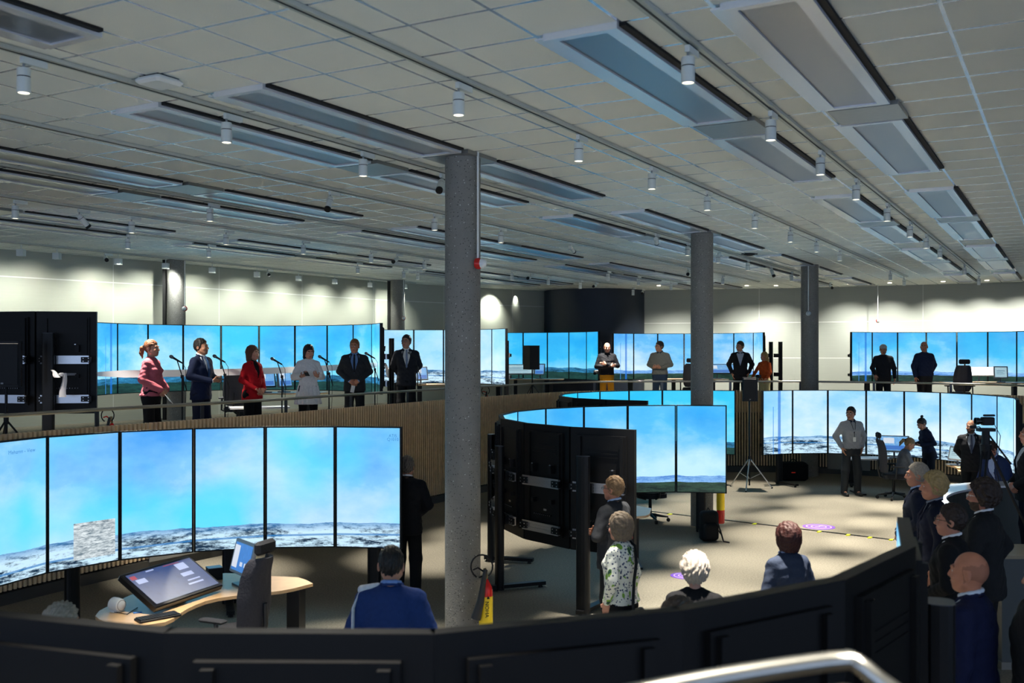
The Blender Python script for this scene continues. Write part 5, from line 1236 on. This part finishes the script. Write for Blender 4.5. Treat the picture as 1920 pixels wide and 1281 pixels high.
# --- loudspeakers on stands
def loudspeaker(lab, X, Y, z0, zb, zt, w=.34, d=.32, yaw=0):
    st = thing('speaker_stand', 'tripod stand carrying the '+lab.replace('black ', ''), 'speaker stand', (X, Y, z0)); H_ = zb-z0
    MB().cyl((0, 0, .08), (0, 0, H_-.005), .018, n=12).build('pole', black, st, True); MB().cyl((0, 0, .62), (0, 0, .72), .032, n=12).build('collar', black, st, True)
    for k in range(3):
        a = 2*PI*k/3+.15; m = MB(); m.tube([(0, 0, .68), (.52*math.cos(a), .52*math.sin(a), .015)], .013, 8); m.tube([(0, 0, .22), (.27*math.cos(a), .27*math.sin(a), .34)], .008, 6); l = m.build('leg', alu if z0 == 0 else black, st, True)
        MB().cyl((.52*math.cos(a), .52*math.sin(a), 0), (.52*math.cos(a), .52*math.sin(a), .03), .018, n=10).build('rubber_foot', rubber, l)
    t = thing('loudspeaker', lab, 'loudspeaker', (X, Y, zb), yawv(yaw)); h = zt-zb
    m = MB(); pts = [(-w/2, -d/2+.02), (-w/2+.03, -d/2), (w/2-.03, -d/2), (w/2, -d/2+.02), (w/2*.7, d/2), (-w/2*.7, d/2)]; m.prism(pts, 0, h); m.build('cabinet', black, t)
    MB().box((0, -d/2-.006, h/2), (w*.86, .012, h*.90), bev=.004).build('grille', mat('speaker_grille', '#141519', .6, .3), t); MB().box((0, -d/2-.013, h*.08), (.03, .004, .02)).build('badge', mat('badge_grey', '#77797c', .4, .5), t)
loudspeaker('black loudspeaker on the gallery at the far left edge', px(12, 13.1), 13.1, GF, zpx(725, 13.1), zpx(640, 13.1), .44, .36, 12)
loudspeaker('black loudspeaker on a tall stand beside the rear snow-view wall', px(1405, 21.8), 21.8, 0, zpx(752, 21.8), zpx(708, 21.8), .33, .3, -8)
loudspeaker('black loudspeaker on the gallery in front of the deep blue displays', px(998, 26.6), 26.6, GF, zpx(693, 26.6), zpx(648, 26.6), .40, .36, -160)
# --- fire extinguishers
def extinguisher(lab, X, Y, z0, sc_=1., text=False, horn=True, mount=None):
    t = thing('fire_extinguisher', lab, 'fire extinguisher', (X, Y, z0)); s = sc_
    MB().lathe((0, 0, 0), [(.06*s, 0), (.07*s, .015), (.07*s, .58*s), (.062*s, .64*s), (.035*s, .69*s), (.02*s, .72*s)], 28).build('cylinder', red, t, True)
    MB().lathe((0, 0, .24*s), [(.0708*s, 0), (.0708*s, .31*s)], 28).build('label_band', yellow, t, True)
    m = MB(); m.cyl((0, 0, .71*s), (0, 0, .77*s), .018*s); m.box((-.01, -.0, .80*s), (.03, .03, .06)); m.build('valve', mat('brass', '#7d6a45', .35, .8), t, True)
    m = MB(); m.tube([(0, 0, .78*s), (-.08*s, -.03, .84*s), (-.13*s, -.04, .82*s)], .009, 8); m.tube([(0, 0, .76*s), (-.07*s, -.03, .74*s)], .008, 8); m.build('lever', red if not text else black, t, True)
    if horn:
        pts = [(.01+.11*s*math.cos(a)-.05*s, -.07, .86*s+.12*s*math.sin(a)) for a in np.linspace(-.9, 4.2, 16)]
        MB().tube(pts, .0085, 8).build('hose', black, t, True)
        MB().tube([(.0, -.08, .83*s), (-.03*s, -.085, .66*s), (-.05*s, -.09, .52*s), (-.10*s, -.095, .34*s)], [.02*s, .028*s, .038*s, .052*s], 14).build('horn', mat('horn_black', '#16181c', .5), t, True)
    if text:
        cu = bpy.data.curves.new('label_text', 'FONT'); cu.body = 'NOHA'; cu.size = .055; cu.materials.append(black); cu.extrude = .0008
        o = text_mesh('label_text', cu, t, Matrix(((0, 1, 0, -.005), (0, 0, -1, -.0722), (-1, 0, 0, .51), (0, 0, 0, 1))))
        MB().lathe((.026, -.0705, .535), [(.0, 0), (.014, .0), (.012, .012), (.0, .028)], 12).build('drop_mark', black, t)
    return t
extinguisher('red fire extinguisher with yellow label and black horn beside the nearest column', -.265, 10.12, 0, 1.0, True)
extinguisher('red and yellow fire extinguisher behind the backpack at the second column', px(1351, 16.8), 16.8, .12, .95, False, False)
extinguisher('small red fire extinguisher with hose loop behind the handrail at the left', px(210, 13.9), 13.9, GF, .8)
extinguisher('small red fire extinguisher behind the handrail right of the nearest column', px(913, 22.3), 22.3, GF, .8)
# --- backpack, bag, case
t = thing('backpack', 'black backpack standing on the floor against the ring post', 'backpack', (px(1329, 15.85), 15.85, 0), yawv(10))
K = Fld(.012); K.box((0, 0, .25), (.30, .18, .48), .07); K.box((0, -.10, .17), (.24, .10, .26), .045, .02); npmesh('pack', [K.mesh()], fab('pack_black', '#0e0f12'), t)
MB().tube([(-.03, .03, .48), (0, .03, .53), (.03, .03, .48)], .009, 8).build('grab_handle', black, t, True); MB().tube([(.13, -.02, .33), (.19, -.05, .12), (.20, -.12, .015), (.26, -.2, .01)], .012, 8).build('strap', black, t, True); MB().tube([(.14, .02, .2), (.21, 0, .1), (.22, -.05, .012)], .01, 8).build('strap', black, t, True)
t = thing('equipment_case', 'black soft equipment case with red light under the rear snow-view wall', 'case', (px(1487, 23.3), 23.3, 0)); MB().box((0, 0, .21), (.62, .4, .42), bev=.05).build('shell', fab('case_black', '#0c0c0e'), t); MB().box((-.05, -.203, .2), (.09, .006, .02)).build('indicator', mat('red_led', '#a02018', .5, emis='#ff3a20', es=.15), t); MB().tube([(-.1, 0, .42), (0, 0, .5), (.1, 0, .42)], .012, 8).build('handle', black, t, True)
# --- floor markings
def fpx(x, y): D = EYE*FPX/(y-HY); return px(x, D), D
p0 = Vector((*fpx(1190, 956), 0)); p1 = Vector((*fpx(1676, 1013), 0)); d = p1-p0
t = thing('floor_cable_tape', 'thin black cable taped across the carpet with small yellow markers', 'cable', tuple(p0)); MB().box(tuple(d/2+Vector((0, 0, .006))), (d.length, .035, .012), math.atan2(d.y, d.x)).build('cable', black, t)
for (x, y) in ((1256, 965), (1415, 983), (1536, 998), (1590, 1004), (1631, 1009), (1671, 1013)):
    q = Vector((*fpx(x, y), .007))-p0; MB().box(tuple(q), (.05, .10, .014), math.atan2(d.y, d.x)).build('marker', mat('marker_yellow', '#d6e02a', .6), t)
purple = mat('sticker_purple', '#6a38b4', .5); lilac = mat('sticker_lilac', '#cdb8ea', .5)
for lab, x, y, r in (('round purple floor sticker on the open carpet behind the black cable', 1535, 988, .27), ('round purple floor sticker left of the white-haired person', 1285, 1080, .2)):
    X, D = fpx(x, y); t = thing('floor_sticker', lab, 'floor sticker', (X, D, 0), 0, 'round purple floor stickers')
    MB().lathe((0, 0, 0), [(r, 0), (r, .003)], 48).build('disc', purple, t)
    m = MB()
    for k in range(2):
        r0, r1 = (.80*r, .72*r) if k == 0 else (.5*r, .42*r); n = 40; vs = []; fs = []
        for j in range(n): a = 2*PI*j/n; vs += [(r0*math.cos(a), r0*math.sin(a), .0045), (r1*math.cos(a), r1*math.sin(a), .0045)]
        for j in range(n): fs.append((j*2, (2*j+2) % (2*n), (2*j+3) % (2*n), 2*j+1))
        m.add(vs, fs)
    m.build('rings', lilac, t); 
    MB().box((-.02, 0, .0045), (r*.3, r*.12, .002)).build('footprint', lilac, t); MB().box((.06, .05, .0045), (r*.3, r*.12, .002)).build('footprint', lilac, t)
# --- service panels on the pit wall
for lab, X, Y, wd in (('light grey service panel on the slatted wall behind the front left displays', px(335, 13.75), 13.75, 1.05), ('light grey service panel on the slatted wall behind the man in grey sweater', px(1590, 24.05), 24.05, 1.0)):
    i = min(range(1, len(PIT)-1), key=lambda k: abs(PIT[k].x/PIT[k].y-X/Y)); tt = PIT[i+1]-PIT[i-1]; q = rad_out(PIT[i], -.055); t = thing('service_panel', lab, 'panel', (q.x, q.y, .10), math.atan2(tt.y, tt.x))
    MB().box((0, 0, .62), (wd, .02, 1.2), bev=.004).build('door', mat('panel_grey', '#8f8f8a', .5), t); MB().box((wd*.42, -.015, .6), (.02, .012, .1)).build('handle', steel, t)
# --- counters at the right
cg = mat('counter_grey', '#3c4242', .5, 0, .05, 4); ctop = mat('counter_top_white', '#dfe4ee', .12)
arc = catmull([(5.60, 12.75, 0), (5.85, 13.45, 0), (6.35, 14.05, 0), (7.1, 14.5, 0), (8.0, 14.6, 0), (9.2, 14.4, 0)], .15)
def off(P_, d): 
    out = []
    for i, p in enumerate(P_):
        t_ = (P_[min(i+1, len(P_)-1)]-P_[max(i-1, 0)]).normalized(); out.append(p+Vector((-t_.y, t_.x, 0))*d)
    return out
o0 = arc[0].copy(); t = thing('curved_counter', 'curved grey counter with glossy pale top at the right, before the camera tripod', 'counter', tuple(o0))
a1, a2 = off(arc, 0.0), off(arc, .06); m = MB()
def strip(m, A_, B_, z0, z1):
    pl = [(p.x-o0.x, p.y-o0.y) for p in A_]+[(p.x-o0.x, p.y-o0.y) for p in B_[::-1]]
    n = len(A_)
    for i in range(n-1): m.prism([pl[i], pl[i+1], pl[2*n-2-i], pl[2*n-1-i]], z0, z1)
strip(m, a1, a2, 0, 1.04); m.build('front_panel', cg, t); m = MB(); strip(m, off(arc, -.02), off(arc, .42), 1.04, 1.07); m.build('worktop', ctop, t)
t = thing('counter', 'straight grey counter at the right edge with the suited man resting his elbow on it', 'counter', (5.5, 9.75, 0)); MB().box((.15, 0, .53), (1.95, .5, 1.06)).build('front_panel', cg, t); MB().box((.1, 0, 1.075), (2.15, .58, .03)).build('worktop', mat('counter_wood', '#8d7f66', .3), t); MB().box((.15, 0, .035), (1.97, .53, .07)).build('plinth', steel, t)
# --- broadcast camera on tripod
cx, cy, cz = px(1848, 12.2), 12.2, 1.93
t = thing('camera_tripod', 'tall black camera tripod behind the onlookers at the right', 'tripod', (cx, cy, 0))
for q in ((5.30-cx, 11.55-cy), (6.62-cx, 12.0-cy), (6.1-cx, 13.2-cy)):
    m = MB(); e = Vector((q[0], q[1], .03)); ap = Vector((q[0]*.06, q[1]*.06, cz-.12)); sd = Vector((-q[1], q[0], 0)).normalized()*.03
    m.tube([ap+sd, ap.lerp(e, .55)+sd], .013, 8); m.tube([ap-sd, ap.lerp(e, .55)-sd], .013, 8); m.tube([ap.lerp(e, .45), e], .016, 8); m.box(tuple(ap.lerp(e, .55)), (.06, .06, .08)); l = m.build('leg', black, t, True)
m = MB(); m.cyl((0, 0, cz-.22), (0, 0, cz-.04), .055, .07); m.cyl((0, 0, cz-.04), (0, 0, cz+.12), .05, .045); m.box((0, 0, cz+.14), (.2, .1, .04)); m.build('fluid_head', black, t, True)
MB().tube([(.02, 0, cz+.1), (.30, -.02, cz-.28)], .011, 8).build('pan_handle', black, t, True)
t = thing('video_camera', 'black broadcast video camera pointing left on the tall tripod', 'camera', (cx, cy, cz+.165))
m = MB(); m.box((.02, 0, .08), (.15, .09, .10), bev=.012); m.box((.04, 0, .15), (.14, .04, .025), bev=.008); m.build('body', black, t, True); m = MB(); m.lathe((-.05, 0, .08), [(.03, 0), (.034, .03), (.043, .035), (.045, .08), (.038, .08), (.034, .05)], 20, Matrix.Rotation(-PI/2, 3, 'Y')); m.build('lens', mat('lens_body', '#101114', .3), t, True)
m = MB(); m.tube([(.1, 0, .05), (.18, 0, -.1), (.12, -.02, -.5), (.2, 0, -.9)], .004, 6); m.build('cable', black, t, True)
t = thing('field_monitor', 'small viewfinder arm reaching left from the camera tripod', 'viewfinder', (px(1824, 12.0), 12.0, zpx(801, 12.0))); MB().box((0, 0, 0), (.07, .04, .038), bev=.006).build('hood', black, t); MB().tube([(.03, 0, .0), (.10, .05, .0), (.17, .15, -.03)], .006, 8).build('arm', black, t, True)
t = thing('cable_loop', 'black cable loop over the shoulder of the blond man at the counter', 'cable', (px(1790, 11.6), 11.6, 1.35)); bpy.data.objects.remove(t)
# camera held by the onlookers on the gallery
t = thing('photo_camera', 'black photo camera hanging at the hip of the man in mustard trousers', 'camera', (px(1118, 25.4), 25.4, zpx(698, 25.4))); MB().box((0, 0, 0), (.13, .08, .10), bev=.015).build('body', black, t); MB().cyl((-.02, -.04, 0), (-.05, -.14, -.03), .04).build('lens', black, t, True)
t = thing('photo_camera', 'dark photo camera held by the woman in rust-orange jacket', 'camera', (px(1422, 25.0), 25.0, zpx(706, 25.0))); MB().box((0, 0, 0), (.13, .08, .09), bev=.015).build('body', black, t); MB().cyl((0, -.04, 0), (-.03, -.12, 0), .035).build('lens', black, t, True)
